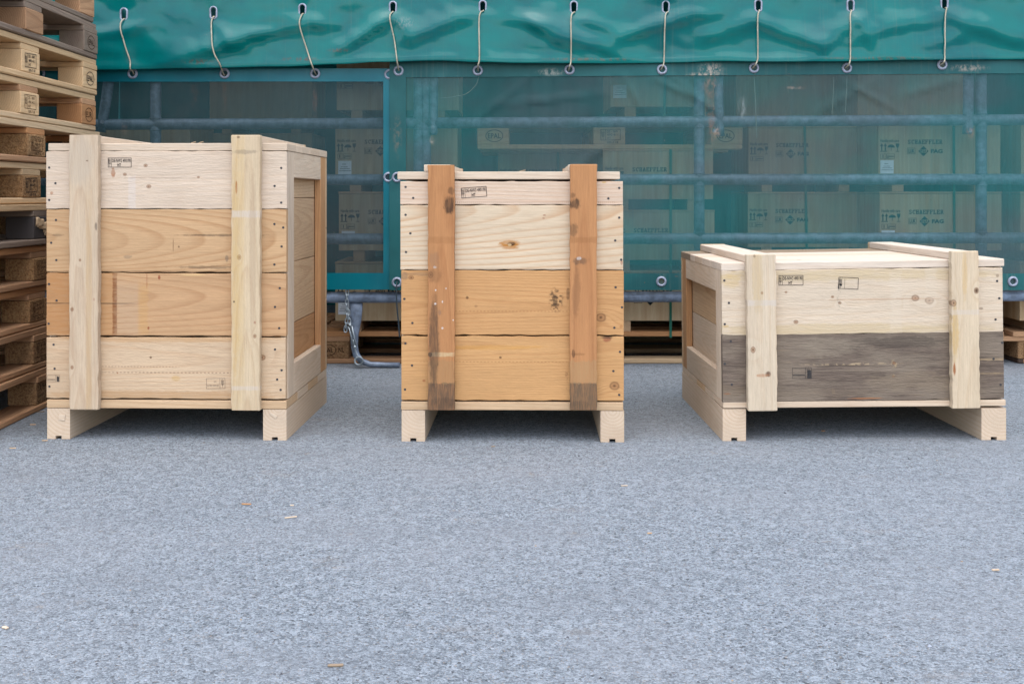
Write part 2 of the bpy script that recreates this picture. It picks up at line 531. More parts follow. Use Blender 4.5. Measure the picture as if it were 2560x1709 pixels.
def scuffs(t, tc, c, marks, Z):
    """worn or dirty spots of the cloth: px, py, half sizes in m, colour"""
    if not marks: return c
    x, y, z = t.node('ShaderNodeSeparateXYZ', {0: tc}).outputs
    n = t.noise(t.vmath('MULTIPLY', tc, (70, 1, 45)), 1.0, 5.0, 0.7)
    n2 = t.noise(t.vmath('MULTIPLY', tc, (220, 1, 120)), 1.0, 3.0, 0.7)
    for px, py, a, b, col in marks:
        q = at(px, py, Z)
        dx = t.math('MULTIPLY', t.math('SUBTRACT', x, q.x), 1 / a)
        dz = t.math('MULTIPLY', t.math('SUBTRACT', z, q.z), 1 / b)
        d = t.math('SQRT', t.math('ADD', t.math('MULTIPLY', dx, dx), t.math('MULTIPLY', dz, dz)))
        f = t.math('MULTIPLY', t.smooth(d, 0.2, 1.3, 1.0, 0.0), t.smooth(t.math('ADD', n, t.math('MULTIPLY', n2, .4)), 0.62, 0.82, 0.0, 0.85))
        c = t.mix(f, c, tone(col, .9))
    return c

def pvc(name, base, deep, rough=0.32, dirt=1.0, trans=0.0, marks=()):
    t = NT(name)
    tc = t.node('ShaderNodeTexCoord').outputs['Object']
    st = t.noise(t.vmath('MULTIPLY', tc, (85, 1, 2.5)), 1.0, 4.0, 0.65)
    st2 = t.noise(t.vmath('MULTIPLY', tc, (260, 1, 1.2)), 1.0, 2.0, 0.5)
    cl = t.noise(tc, 4.0, 4.0, 0.6)
    sp = t.noise(t.vmath('MULTIPLY', tc, (60, 60, 60)), 1.0, 5.0, 0.7)
    big = t.noise(tc, 2.0, 2.0)
    c = t.mix(t.smooth(cl, 0.35, 0.7), tone(base, 1), tone(deep, 1))
    c = t.mix(t.math('MULTIPLY', t.smooth(st, 0.52, 0.75, 0.0, 0.38 * dirt), t.smooth(big, 0.4, 0.6)), c, tone((92, 108, 98), 1))
    c = t.mix(t.smooth(st2, 0.6, 0.8, 0.0, 0.08 * dirt), c, tone((110, 130, 125), 1))
    c = t.mix(t.math('MULTIPLY', t.smooth(sp, 0.64, 0.72, 0.0, 0.75 * dirt), t.smooth(cl, 0.5, 0.62)), c, tone((122, 88, 70), 1))
    c = scuffs(t, tc, c, marks, 4.70)
    weave = t.node('ShaderNodeTexWave', {'Vector': t.vmath('MULTIPLY', tc, (1, 1, 1)), 'Scale': 260.0}, bands_direction='X').outputs[0]
    h = t.math('ADD', t.math('MULTIPLY', cl, 4.0), t.math('MULTIPLY', weave, 0.05))
    h = t.math('ADD', h, t.math('MULTIPLY', sp, 0.15))
    rr = t.smooth(cl, 0.3, 0.8, rough - 0.03, rough + 0.10)
    p = t.principled(c, rr, 0.27, 0.0, t.bump(h, 0.0010, 0.35))
    if trans:
        tl = t.node('ShaderNodeBsdfTranslucent', {'Color': c}).outputs[0]
        m = t.node('ShaderNodeMixShader', {0: trans})
        t.t.links.new(p, m.inputs[1]); t.t.links.new(tl, m.inputs[2])
        p = m.outputs[0]
    return t.done(p)

PVC = pvc('green_tarpaulin', (0, 98, 94), (0, 84, 86), 0.14, 0.45, 0.0, [(756, 150, .10, .012, (84, 70, 62)), (850, 128, .05, .010, (96, 68, 58)), (500, 156, .07, .014, (78, 76, 68)), (1480, 150, .22, .008, (92, 84, 72)), (2190, 148, .25, .008, (92, 84, 72)), (1010, 60, .05, .03, (96, 120, 118))])
PVC_BAND = pvc('green_band', (0, 98, 108), (0, 88, 100), 0.34, 0.4)
PVC_WORN = pvc('worn_band', (24, 84, 84), (18, 72, 74), 0.5, 1.2, 0.0, [(1778, 172, .055, .030, (176, 160, 146)), (1765, 188, .085, .014, (168, 152, 138)), (1378, 180, .06, .018, (160, 160, 150)), (2420, 170, .09, .016, (150, 140, 128)), (993, 340, .02, .10, (92, 96, 86))])
PVC_ROOF = pvc('roof_tarpaulin', (0, 104, 104), (0, 90, 92), 0.4, 0.8, 0.03)

def netmat(name, col, cover, dirtcol, veil=0.25, marks=()):
    """woven mesh: seen from here the holes are finer than a pixel, so it is part clear, part thread"""
    t = NT(name)
    tc = t.node('ShaderNodeTexCoord').outputs['Object']
    st = t.noise(t.vmath('MULTIPLY', tc, (130, 1, 1.3)), 1.0, 3.0, 0.6)
    st2 = t.noise(t.vmath('MULTIPLY', tc, (30, 1, 1.6)), 1.0, 3.0, 0.6)
    cl = t.noise(t.vmath('MULTIPLY', tc, (1.2, 1, 2.2)), 1.0, 4.0, 0.6)
    sp = t.noise(tc, 190.0, 2.0, 0.5)
    wx = t.node('ShaderNodeTexWave', {'Vector': tc, 'Scale': 95.0}, bands_direction='X').outputs[0]
    wz = t.node('ShaderNodeTexWave', {'Vector': tc, 'Scale': 95.0}, bands_direction='Z').outputs[0]
    c = t.mix(t.smooth(cl, 0.4, 0.65), tone(col, 1), tone(dirtcol, 1))
    c = t.mix(t.smooth(sp, 0.78, 0.82, 0.0, 0.9), c, tone((190, 185, 165), 1))
    c = scuffs(t, tc, c, marks, 4.715)
    f = t.math('ADD', cover, t.math('MULTIPLY', t.math('SUBTRACT', st, 0.5), 0.16))
    zz = t.node('ShaderNodeSeparateXYZ', {0: tc}).outputs[2]
    lo = t.noise(t.vmath('MULTIPLY', tc, (0.9, 1, 1.3)), 1.0, 2.0, 0.5)
    f = t.math('ADD', f, t.smooth(lo, 0.42, 0.66, 0.0, 0.16))
    f = t.math('ADD', f, t.math('MULTIPLY', t.math('SUBTRACT', st2, 0.5), 0.2))
    f = t.math('ADD', f, t.math('MULTIPLY', t.math('SUBTRACT', cl, 0.5), veil))
    f = t.math('ADD', f, t.math('MULTIPLY', t.math('ADD', wx, wz), 0.05))
    f = t.math('ADD', f, t.smooth(sp, 0.76, 0.80, 0.0, 0.35), clamp=True)
    tr = t.node('ShaderNodeBsdfTransparent', {'Color': (0.93, 0.98, 0.97, 1)}).outputs[0]
    d = t.principled(c, 0.55, 0.35)
    m = t.node('ShaderNodeMixShader', {0: f})
    t.t.links.new(tr, m.inputs[1]); t.t.links.new(d, m.inputs[2])
    return t.done(m.outputs[0])

NET_L = netmat('grey_net', (34, 66, 70), 0.45, (56, 68, 70), 0.4, [(787, 250, .012, .10, (110, 92, 84)), (561, 240, .012, .08, (96, 80, 74)), (310, 320, .02, .03, (120, 110, 100)), (485, 230, .02, .08, (96, 84, 78))])
NET_R = netmat('green_net', (28, 100, 100), 0.45, (56, 82, 85), 0.42, [(1778, 215, .04, .05, (150, 130, 118)), (1776, 300, .022, .13, (130, 112, 100)), (1790, 330, .02, .03, (176, 150, 130)), (1082, 350, .015, .02, (190, 180, 165)), (1855, 270, .02, .05, (150, 165, 165)), (2425, 330, .02, .03, (140, 120, 105)), (1985, 220, .05, .008, (165, 150, 140))])

def interp(tab, x):
    if x <= tab[0][0]: return tab[0][1]
    for (x0, y0), (x1, y1) in zip(tab, tab[1:]):
        if x <= x1:
            u = (x - x0) / (x1 - x0)
            u = u * u * (3 - 2 * u)
            return y0 + (y1 - y0) * u
    return tab[-1][1]

def sheet(name, x0, x1, z0, z1, nx, nz, holes, fy, zoff=lambda x: 0.0):
    """cloth with cut-out holes: grid in x,z, depth from fy(x, z)"""
    pts, edges = [], []
    for i in range(nx + 1):
        for j in range(nz + 1):
            p = Vector((x0 + (x1 - x0) * i / nx, z0 + (z1 - z0) * j / nz))
            if any(abs(p.x - h[0][0]) < h[1] + .006 and abs(p.y - h[0][1]) < h[2] + .006 for h in holes):
                continue
            pts.append(p)
    for (c, rx, rz, out) in holes:
        s = len(pts)
        for q in out:
            pts.append(Vector(q))
        m = len(out)
        edges += [(s + i, s + (i + 1) % m) for i in range(m)]
    r = delaunay_2d_cdt(pts, edges, [], 0, 1e-6)
    V, Fs = r[0], r[2]
    keep = []
    for f in Fs:
        c = sum((V[i] for i in f), Vector((0, 0))) / len(f)
        if any(inside(c, h[3]) for h in holes): continue
        keep.append(tuple(f))
    vs = []
    for p in V:
        z = p.y + zoff(p.x)
        vs.append((p.x, fy(p.x, z), z))
    me = mesh_from(name, vs, keep, True)
    bm = bmesh.new(); bm.from_mesh(me)
    loose = [v for v in bm.verts if not v.link_faces]
    bmesh.ops.delete(bm, geom=loose, context='VERTS')
    for f in bm.faces:
        f.normal_update()
        if f.normal.y > 0: f.normal_flip()
    bm.to_mesh(me); bm.free()
    return me

def inside(p, poly):
    c = False
    n = len(poly)
    for i in range(n):
        a, b = poly[i], poly[i - 1]
        if (a[1] > p.y) != (b[1] > p.y) and p.x < (b[0] - a[0]) * (p.y - a[1]) / (b[1] - a[1]) + a[0]:
            c = not c
    return c

def stadium(cx, cz, rx, rz, n=16):
    o = []
    for i in range(n):
        a = 2 * math.pi * (i + 0.5) / n
        o.append((cx + rx * math.cos(a), cz + (rz - rx) * (1 if math.sin(a) > 0 else -1) + rx * math.sin(a)))
    return o

def eyelet_mesh(rx, rz, w, name, proud=0.006, n=24):
    """rolled rim round an oval or round hole, local XZ plane, facing -Y"""
    prof = [(0.0, 0.004), (0.06, -proud * .5), (0.3, -proud), (0.6, -proud * .8), (0.9, -proud * .35), (1.0, 0.001)]
    vs, fs = [], []
    m = len(prof)
    for i in range(n):
        a = 2 * math.pi * i / n
        for (u, y) in prof:
            q = rx + w * u
            cz = (rz - rx) * (1 if math.sin(a) >= 0 else -1)
            vs.append((q * math.cos(a), y, cz + q * math.sin(a)))
    for i in range(n):
        for j in range(m - 1):
            a, b = i * m + j, ((i + 1) % n) * m + j
            fs.append((a, a + 1, b + 1, b))
    me = mesh_from(name, vs, fs, True)
    bm = bmesh.new(); bm.from_mesh(me)
    bmesh.ops.recalc_face_normals(bm, faces=bm.faces)
    bm.to_mesh(me); bm.free()
    return me

OVAL = eyelet_mesh(0.0105, 0.0225, 0.0085, 'oval_eyelet')
ROUND = eyelet_mesh(0.0125, 0.0125, 0.0105, 'round_eyelet')

# --- valance
ovals_px = [(-150, 46), (82, 41), (308, 36), (532, 31.6), (756, 26), (982, 19.6), (1206.5, 16), (1435, 18), (1665, 17.4), (1896, 15), (2128, 14), (2364, 9.8), (2595, 6)]
ovals = [(at(px, py, Z_VAL).x, at(px, py, Z_VAL).z) for px, py in ovals_px]
vb_px = [(-400, 182), (237, 175), (480, 171), (700, 167), (860, 161), (960, 156), (1100, 152), (1200, 156), (1300, 158.5), (1500, 158.5), (1700, 156), (1780, 153), (1950, 155), (2100, 154), (2300, 150), (2500, 148), (2900, 146)]
vb = [(at(px, py, Z_VAL).x, at(px, py, Z_VAL).z) for px, py in vb_px]
rid_px = [  # fold ridges in the cloth: x0,y0,x1,y1, height m, half width m
    (200, 95, 350, 66, .012, .016), (420, 150, 640, 92, .011, .018), (560, 125, 790, 52, .013, .017), (780, 60, 860, 62, .007, .014),
    (830, 130, 985, 45, .015, .017), (480, 150, 620, 120, .007, .012), (540, 70, 575, 110, .007, .014), (880, 100, 960, 62, .006, .010),
    (985, 40, 1030, 120, .006, .014), (1010, 105, 1190, 40, .010, .018), (1210, 45, 1400, 60, .006, .016), (1300, 45, 1560, 140, .014, .020),
    (1540, 102, 1740, 44, .014, .017), (1440, 40, 1540, 90, .008, .016), (1680, 45, 1800, 30, .005, .014), (1760, 100, 1880, 50, .010, .018),
    (1890, 45, 2060, 125, .014, .022), (2030, 140, 2150, 50, .010, .020), (2130, 40, 2180, 120, .008, .016), (2140, 100, 2350, 40, .010, .022),
    (2370, 30, 2560, 110, .013, .022), (2300, 125, 2420, 75, .007, .016), (150, 110, 300, 120, .006, .02), (1340, 70, 1480, 150, .006, .012), (620, 60, 760, 35, .006, .014)]
rid = []
for a in rid_px:
    p, q = at(a[0], a[1], Z_VAL), at(a[2], a[3], Z_VAL)
    rid.append((Vector((p.x, p.z)), Vector((q.x, q.z)), a[4], a[5]))
def val_y(x, z):
    y = Z_VAL
    p = Vector((x, z))
    for a, b, h, w in rid:
        d = b - a
        L = d.length
        u = (p - a).dot(d) / (L * L)
        if u < -0.25 or u > 1.25: continue
        s = (d.x * (p.y - a.y) - d.y * (p.x - a.x)) / L
        s += 0.012 * math.sin(3.1 * u + a.x * 7)
        tp = max(0.0, min(1.0, (u + 0.25) / 0.45)) * max(0.0, min(1.0, (1.25 - u) / 0.45))
        tp = tp * tp * (3 - 2 * tp)
        ww = 1.25 * w * (1.0 if s < 0 else 1.9)
        y -= 1.35 * h * math.exp(-(s / ww) ** 2) * tp
    y += 0.022 * (noise.noise(Vector((x * 2.1, z * 4.0, 1.3)))) + 0.008 * noise.noise(Vector((x * 6, z * 9, 4.1)))
    y += 0.0035 * noise.noise(Vector((x * 17, z * 25, 2.2)))
    for ox, oz in ovals:
        y += 0.010 * math.exp(-((x - ox) ** 2 / .0032 + (z - oz) ** 2 / .0026))
    zb = interp(vb, x)
    y -= 0.010 * math.exp(-((z - zb) / 0.03) ** 2)
    if z > 1.85: y += (z - 1.85) * 0.5
    return y
shelter = thing('tarpaulin_shelter', 'green tarpaulin shelter with a wrinkled valance and netted front behind the crates', 'shelter', (0, 0, 0))
zb0 = 0.0
def vz(x): return interp(vb, x)
vh = [((ox, oz - vz(ox)), .0105, .0225, stadium(ox, oz - vz(ox), .0105, .0225)) for ox, oz in ovals if -2.7 < ox < 2.7]
valance = put('valance', sheet('valance', -2.72, 2.72, 0.0, 0.72, 300, 44, vh, val_y, vz), PVC, shelter)
# sewn hem along the valance's lower edge
hem = MB()
N = 150
for i in range(N + 1):
    x = -2.72 + 5.44 * i / N
    zb = vz(x)
    for dz, dy in ((0.0, 0.0008), (-0.0025, -0.003), (0.0, -0.0045), (0.022, -0.0030)):
        hem.v.append((x, val_y(x, zb + max(dz, 0)) + dy, zb + dz))
for i in range(N):
    for k in range(3):
        a = i * 4 + k
        hem.f.append((a, a + 4, a + 5, a + 1))
put('hem', hem.fix('hem', True), PVC, valance)
for ox, oz in ovals:
    if -2.7 < ox < 2.7:
        put('eyelet', OVAL, RING, valance, Matrix.Translation((ox, val_y(ox, oz) - 0.001, oz)))
# roof, back and sides
rf = MB()
RN = 24
for i in range(RN + 1):
    x = -2.72 + 5.44 * i / RN
    for j in range(9):
        u = j / 8
        yy = 4.93 + u * 2.6
        rf.v.append((x, yy, 2.02 + 0.35 * math.sin(u * math.pi * .6) + 0.02 * noise.noise(Vector((x * 2, yy * 2, 0)))))
for i in range(RN):
    for j in range(8):
        a = i * 9 + j
        rf.f.append((a, a + 9, a + 10, a + 1))
put('roof', rf.fix('roof', True), PVC_ROOF, shelter)
put('back_wall', sheet('back_wall', -2.85, 2.85, 0.0, 2.6, 30, 12, [], lambda x, z: 7.5 + 0.03 * noise.noise(Vector((x * 2, z, 5)))), PVC_ROOF, shelter)
for sx in (-2.72, 2.72):
    b = MB()
    for i in range(11):
        y = 4.80 + 2.70 * i / 10
        for j in range(8):
            z = 0.05 + 2.0 * j / 7
            b.v.append((sx + 0.02 * noise.noise(Vector((y * 2, z * 2, sx))), y, z))
    for i in range(10):
        for j in range(7):
            a = i * 8 + j
            b.f.append((a, a + 8, a + 9, a + 1))
    put('side_wall', b.fix('side_wall', True), PVC_ROOF, shelter)

# --- nets with bands and eyelets
def netxz(px, py, Z=Z_NET):
    p = at(px, py, Z)
    return p.x, p.z
def net_y_l(x, z):
    return Z_NET + 0.006 + 0.007 * noise.noise(Vector((x * 2.5, z * 2.2, 8.0))) + 0.0025 * noise.noise(Vector((x * 9, z * 8, 3)))
FOLD = [((1255, 262), (1500, 235)), ((1020, 260), (1110, 195)), ((1390, 460), (1560, 330)), ((2250, 240), (2390, 200)), ((1560, 190), (1600, 270)), ((1180, 310), (1330, 190)), ((1690, 200), (1800, 290)), ((2010, 300), (2210, 190)), ((1640, 200), (1745, 250)), ((2100, 200), (2240, 275))]
FOLD = [(Vector(netxz(*a)), Vector(netxz(*b))) for a, b in FOLD]
def net_y_r(x, z):
    y = Z_NET - 0.004 + 0.008 * noise.noise(Vector((x * 2.3, z * 2.0, 1.0))) + 0.003 * noise.noise(Vector((x * 8, z * 7, 9)))
    p = Vector((x, z))
    for a, b in FOLD:
        d = b - a; L = d.length
        u = (p - a).dot(d) / (L * L)
        if -0.2 < u < 1.2:
            s = (d.x * (p.y - a.y) - d.y * (p.x - a.x)) / L
            y -= 0.012 * math.exp(-(s / 0.010) ** 2) * (1 - abs(u - .5) * 1.4)
    return y
def circ(cx, cz, r=.0125, n=16):
    return [(cx + r * math.cos(2 * math.pi * i / n), cz + r * math.sin(2 * math.pi * i / n)) for i in range(n)]
def hole(x, z): return ((x, z), .0125, .0125, circ(x, z))

def net_panel(label, xl, xr, topa, topb, zb, mat, bandmat, fy, bl, br, top_e, side_e, bot_e, bandh, both):
    """netting with sewn bands: top (from line topa..topb), bottom, left and right edges"""
    th = thing('net_panel', label, 'net', (0, 0, 0))
    def zt(x): return topa[1] + (topb[1] - topa[1]) * (x - topa[0]) / (topb[0] - topa[0])
    H = zt((xl + xr) / 2)
    zo = lambda x: (zt(x) - H)
    put('netting', sheet('netting', xl, xr, zb, H, 150, 60, [], lambda x, z: fy(x, z) + 0.002, lambda x: 0.0), mat, th)
    y2 = lambda x, z: fy(x, z) - 0.0015
    he = [hole(x, z - zo(x)) for x, z in top_e]
    put('top_band', sheet('top_band', xl, xr, H - bandh, H, 110, 5, he, y2, zo), bandmat, th)
    hb = [hole(*e) for e in bot_e]
    put('bottom_band', sheet('bottom_band', xl, xr, zb, zb + 0.073, 110, 4, hb, y2), bandmat, th)
    y3 = lambda x, z: fy(x, z) - 0.0035
    for (a, b, es) in ((xl, xl + bl, side_e if both else []), (xr - br, xr, [] if both else side_e)):
        if b - a > 0.001:
            put('side_band', sheet('side_band', a, b, zb + 0.001, zt((a + b) / 2) - 0.004, 3, 40, [hole(*e) for e in es], y3), bandmat, th)
    for x, z in top_e + side_e + bot_e:
        put('eyelet', ROUND, RING, th, Matrix.Translation((x, fy(x, z) - 0.0045, z)))
    return th

xl_edge = netxz(974, 0)[0]
net_panel('dark grey-green net panel with vivid teal bands, left of the overlap', -2.62, xl_edge + 0.05, netxz(237, 171), netxz(975, 171), netxz(0, 724)[1],
          NET_L, PVC_BAND, net_y_l, 0.05, 0.078, [netxz(p, 184) for p in (-130, 100, 331, 561, 787.5)] + [netxz(973, 186)], [netxz(971, 443)], [], 0.058, False)
net_panel('hazy green net panel with worn bands, overlapping from the middle to the right', xl_edge, 2.62, netxz(974, 152), netxz(2560, 142), netxz(0, 725)[1],
          NET_R, PVC_WORN, net_y_r, 0.072, 0.05,
          [netxz(*p) for p in ((996.7, 177.7), (1194.5, 177), (1423.5, 175), (1654, 175), (1883.7, 171), (2115.5, 171), (2353, 163), (2590, 160))],
          [netxz(993, 443)], [netxz(993, 705), netxz(1652.7, 703), netxz(1420, 704), netxz(1190, 704), netxz(2530, 703)], 0.074, True)

# --- lacing cords
cords_px = [
    [(309, 48), (304, 65), (314, 112), (327, 150), (329, 181)], [(533, 42), (529, 61), (539, 129), (554, 163), (556, 184)],
    [(757, 37), (752, 65), (769, 126), (784, 167), (786, 182)], [(982, 31), (976, 48), (987, 102), (995, 157), (996, 176)],
    [(1208, 27), (1198, 45), (1199, 143), (1196, 165), (1195, 175)], [(1436, 31), (1427, 49), (1427, 147), (1423, 168), (1422, 175)],
    [(1669, 31), (1661, 49), (1660, 147), (1656, 166), (1653, 175)], [(1898, 27), (1891, 50), (1893, 138), (1886, 163), (1883, 170)],
    [(2129, 27), (2122, 50), (2122, 138), (2117, 163), (2115, 170)], [(2367, 21), (2361, 46), (2359, 138), (2355, 157), (2353, 163)]]
ords = ['leftmost', 'second from left', 'third from left', 'fourth from left', 'fifth from left', 'sixth from left', 'seventh from left', 'eighth from left', 'second from right', 'rightmost']
def smooth_path(pts, k=6):
    out = []
    n = len(pts)
    for i in range(n - 1):
        p0, p1, p2, p3 = pts[max(i - 1, 0)], pts[i], pts[i + 1], pts[min(i + 2, n - 1)]
        for j in range(k):
            u = j / k
            out.append(0.5 * ((2 * p1) + (p2 - p0) * u + (2 * p0 - 5 * p1 + 4 * p2 - p3) * u * u + (3 * p1 - p0 - 3 * p2 + p3) * u ** 3))
    out.append(pts[-1])
    return out
for i, cp in enumerate(cords_px):
    pts = []
    for j, (px, py) in enumerate(cp):
        p = at(px, py, Z_VAL)
        y = val_y(p.x, p.z) - 0.007 if j < 3 else min(val_y(p.x, max(p.z, vz(p.x))), Z_NET) - 0.012
        if j == 0: y += 0.006
        if j == len(cp) - 1: y = Z_NET - 0.002
        pts.append(Vector((p.x, y, p.z)))
    pts = [pts[0] + Vector((0.002, 0.03, 0.003))] + pts + [pts[-1] + Vector((0.0, 0.03, -0.004))]
    pts = smooth_path(pts)
    for q in pts[6:-7]:
        if q.z > vz(q.x):
            q.y = min(q.y, min(val_y(q.x + e, q.z) for e in (-.012, -.006, 0, .006, .012)) - 0.006)
    b = MB(); b.tube(pts, 0.0032, 7)
    tag(put('lacing_cord', b.fix('lacing_cord', True), CORD), 'cream lacing cord from valance to net, %s of the ten' % ords[i], 'cord', 'lacing cords on the tarpaulin')
# loose strings hanging behind the right net
for lab, cp in (('thin loose string hanging behind the net right of the middle post', [(1884, 185), (1888, 240), (1890, 300), (1892, 344)]),
                ('thin loose string behind the net below the second eyelet from right', [(2117, 185), (2116, 230), (2113, 284)]),
                ('short pale string behind the net, just left of another string', [(2084, 193), (2083, 240), (2080, 287)]),
                ('slack curved string behind the net beside the bundle of three tubes', [(1197, 190), (1190, 212), (1165, 235), (1130, 243), (1098, 246)])):
    b = MB(); b.tube(smooth_path([at(px, py, Z_NET + 0.014) for px, py in cp]), 0.0018, 5)
    tag(put('loose_string', b.fix('loose_string', True), CORD), lab, 'string')
b = MB(); b.tube(smooth_path([at(993, 703, Z_NET - .01), at(991, 718, Z_NET - .03), at(992, 760, Z_NET - .03), at(996, 805, Z_NET - .03), at(999, 843, Z_NET - .03)]), [0.0028] * 12 + [0.0034] * 13, 6)
tag(put('tie_cord', b.fix('tie_cord', True), DARKCORD), 'dark elastic tie hanging from the lower eyelet left of the narrow crate', 'cord')

# --- tubular fence
def pipe(name, parent, a, b, r=0.0242, n=14, mat=GALV):
    m = MB(); m.tube([a, a + (b - a) * .33, a + (b - a) * .66, b], r, n)
    return put(name, m.fix(name, True), mat, parent)
def fence(label, xl_px, xr_px, rails, posts):
    th = thing('tube_fence', label, 'fence', (0, 0, 0))
    for (ya, yb) in rails:
        pipe('rail', th, at(xl_px, ya, Z_TUBE), at(xr_px, yb, Z_TUBE))
    for px in posts:
        zt = 1.75
        p = at(px, 757, Z_TUBE)
        m = MB(); m.tube([Vector((p.x, Z_TUBE + 0.001, 0.33)), Vector((p.x, Z_TUBE + 0.001, 0.8)), Vector((p.x, Z_TUBE + 0.001, 1.2)), Vector((p.x, Z_TUBE + 0.001, zt))], 0.0236, 14)
        po = put('post', m.fix('post', True), GALV, th)
        for (ya, yb) in rails:
            for s in (-1, 1):
                u = (px - xl_px) / (xr_px - xl_px)
                z = at(px, ya + (yb - ya) * u, Z_TUBE).z + s * 0.027
                if z < 0.35: continue
                w = MB(); w.loop([Vector((p.x + 0.0245 * math.cos(k * .5236), Z_TUBE + 0.0245 * math.sin(k * .5236), z)) for k in range(12)], 0.0022, 5)
                put('weld_bead', w.fix('weld_bead', True), GALV, po)
    return th
fl = fence('galvanised tube fence left of the net overlap, its foot bent along the ground', -260, 1052, [(314, 308), (450, 449), (598, 597), (743.5, 743.2)], [389, 1047])
fr = fence('galvanised tube fence on the right, running behind the low crate', 1064, 2840, [(308, 298), (449, 448), (597.5, 594), (743, 738)], [1064, 1748, 2453])
def bracket(parent, pts, w, name='socket_tube', d=0.02):
    m = MB(); m.tube([at(px, py, Z_TUBE - 0.006) for px, py in pts], [q / 567 for q in w], 12, True, [d] * len(pts))
    return put(name, m.fix(name, True), GALV, parent)
bracket(fr, [(1084, 140), (1084, 250), (1083, 330), (1083, 337)], [11, 11, 11, 9])
bracket(fr, [(1797, 140), (1797, 250), (1799, 320), (1801, 340)], [11.5, 11.5, 11.5, 10])
bracket(fr, [(2421, 140), (2421, 250), (2420, 315), (2418, 335)], [13, 13, 13, 12])
bracket(fl, [(276, 150), (271, 208), (259, 290), (252, 330)], [14, 14, 13, 12])
for p_, px, py in ((fr, 1082, 318), (fr, 1787, 327), (fr, 2426, 327), (fl, 255, 305)):
    m = MB(); q = at(px, py, Z_TUBE - 0.03); m.tube([q, q + Vector((0, 0.02, 0))], 0.009, 6)
    put('bolt', m.fix('bolt'), RING, p_)
foot = MB()
fp = [(890, 752), (889.5, 775), (889, 800), (886, 836), (886, 866), (891, 888), (904, 903), (926, 910.5), (960, 911.5), (999, 912)]
fw = [17.2, 16.5, 14.6, 10.6, 9.0, 8.8, 8.0, 7.0, 6.6, 6.6]
fd = [.006, .008, .010, .012, .0125, .0125, .012, .0115, .0115, .0115]
foot.tube([at(px, py, Z_TUBE) for px, py in fp], [w / 567 for w in fw], 14, True, fd)
ft = put('foot', foot.fix('foot', True), GALV, fl)
m = MB(); q = at(897, 902, Z_TUBE - 0.02)
m.loop([q + Vector((0.0175 * math.cos(k * math.pi / 8), 0, 0.0175 * math.sin(k * math.pi / 8))) for k in range(16)], 0.0042, 8)
put('ring', m.fix('ring', True), CHAIN, ft)
# chain and turnbuckle on the foot
def link_obj(parent, px, py, Z, ang, flat, L=0.017, W=0.0098, r=0.0026):
    pts = []
    for k in range(16):
        a = 2 * math.pi * k / 16
        pts.append(Vector((W * .62 * math.cos(a), 0, (L - W * .62) * (1 if math.sin(a) > 0 else -1) * (0.72 if abs(math.sin(a)) > .01 else 0) + W * .62 * math.sin(a))))
    m = MB(); m.loop(pts, r, 6)
    return put('link', MESHES.setdefault(('link', L, W), m.fix('link', True)), CHAIN, parent,
               CI @ Matrix.Translation(at(px, py, Z)) @ Matrix.Rotation(R(ang), 4, 'Y') @ Matrix.Rotation(R(78 if flat else 12), 4, 'Z'))
chain = thing('chain', 'short bright steel chain hanging over the bottom rail beside the fence foot', 'chain', tuple(at(867, 735, Z_TUBE - .03)))
CI = Matrix.Translation(at(867, 735, Z_TUBE - .03)).inverted()
for (px, py, ang, fl_) in ((868, 731, 0, 0), (867.5, 743, 2, 1), (867, 755, 0, 0), (867, 767, 2, 1), (867, 778, 2, 0), (868, 790, -4, 1), (866.5, 802, 8, 0), (865, 813, 6, 1), (864, 822, 2, 0),
                           (871, 781, -3, 0), (872, 792, -4, 1), (873, 803, -6, 0)):
    link_obj(chain, px, py, Z_TUBE - 0.033, ang, fl_, 0.0150 if py < 815 else 0.0185)
tb = thing('turnbuckle', 'bright steel turnbuckle linking the chain to the ring on the fence foot', 'turnbuckle', tuple(at(881, 842, Z_TUBE - .035)))
TI = Matrix.Translation(at(881, 842, Z_TUBE - .035)).inverted()
zt_ = Z_TUBE - 0.033
def P(cx, cy, dz=0.0): return at(800 + cx / 5.81, 660 + cy / 5.81, zt_ + dz)
m = MB()
m.tube([P(417, 905), P(487, 1195)], 0.0036, 7); m.tube([P(462, 900), P(524, 1185)], 0.0036, 7)
m.tube([P(434, 870), P(442, 908)], 0.0068, 10); m.tube([P(500, 1183), P(510, 1222)], 0.0068, 10)
o = put('frame', m.fix('frame', True), CHAIN, tb, TI)
m = MB(); m.tube([P(436, 840), P(440, 880), P(464, 1020)], 0.0030, 7)
put('eye_bolt', m.fix('eye_bolt', True), CHAIN, tb, TI)
m = MB(); m.tube(smooth_path([P(480, 1100), P(506, 1215), P(520, 1262), P(535, 1300), P(556, 1345, -.004), P(575, 1352, -.006)], 4), 0.0030, 7)
put('hook', m.fix('hook', True), CHAIN, tb, TI)

# ------------------------------------------------------------------ pallets
W_FRESH = wood('pallet_fresh', (238, 202, 150), (206, 160, 104), 130, contrast=.5, saw=.6, tint=.10)
W_BROWN = wood('pallet_brown', (206, 160, 114), (150, 106, 70), 130, contrast=.6, saw=.8, mottle=.6, tint=.22)
W_GREY = wood('pallet_grey', (150, 130, 112), (96, 78, 64), 140, contrast=.6, saw=.9, mottle=.7, tint=.18, grey=.4)
W_ORANGE = wood('pallet_orange', (206, 150, 92), (156, 100, 55), 130, contrast=.5, saw=.7, mottle=.5, tint=.15)
W_PALE = wood('pallet_pale', (226, 196, 152), (190, 150, 105), 130, contrast=.5, saw=.6, tint=.1)
W_DARK = wood('pallet_dark', (96, 76, 62), (52, 40, 34), 140, contrast=.6, saw=.9, mottle=.7, tint=.2)
B_CHIP = chipboard('chip_block', (196, 148, 98), (128, 88, 54))
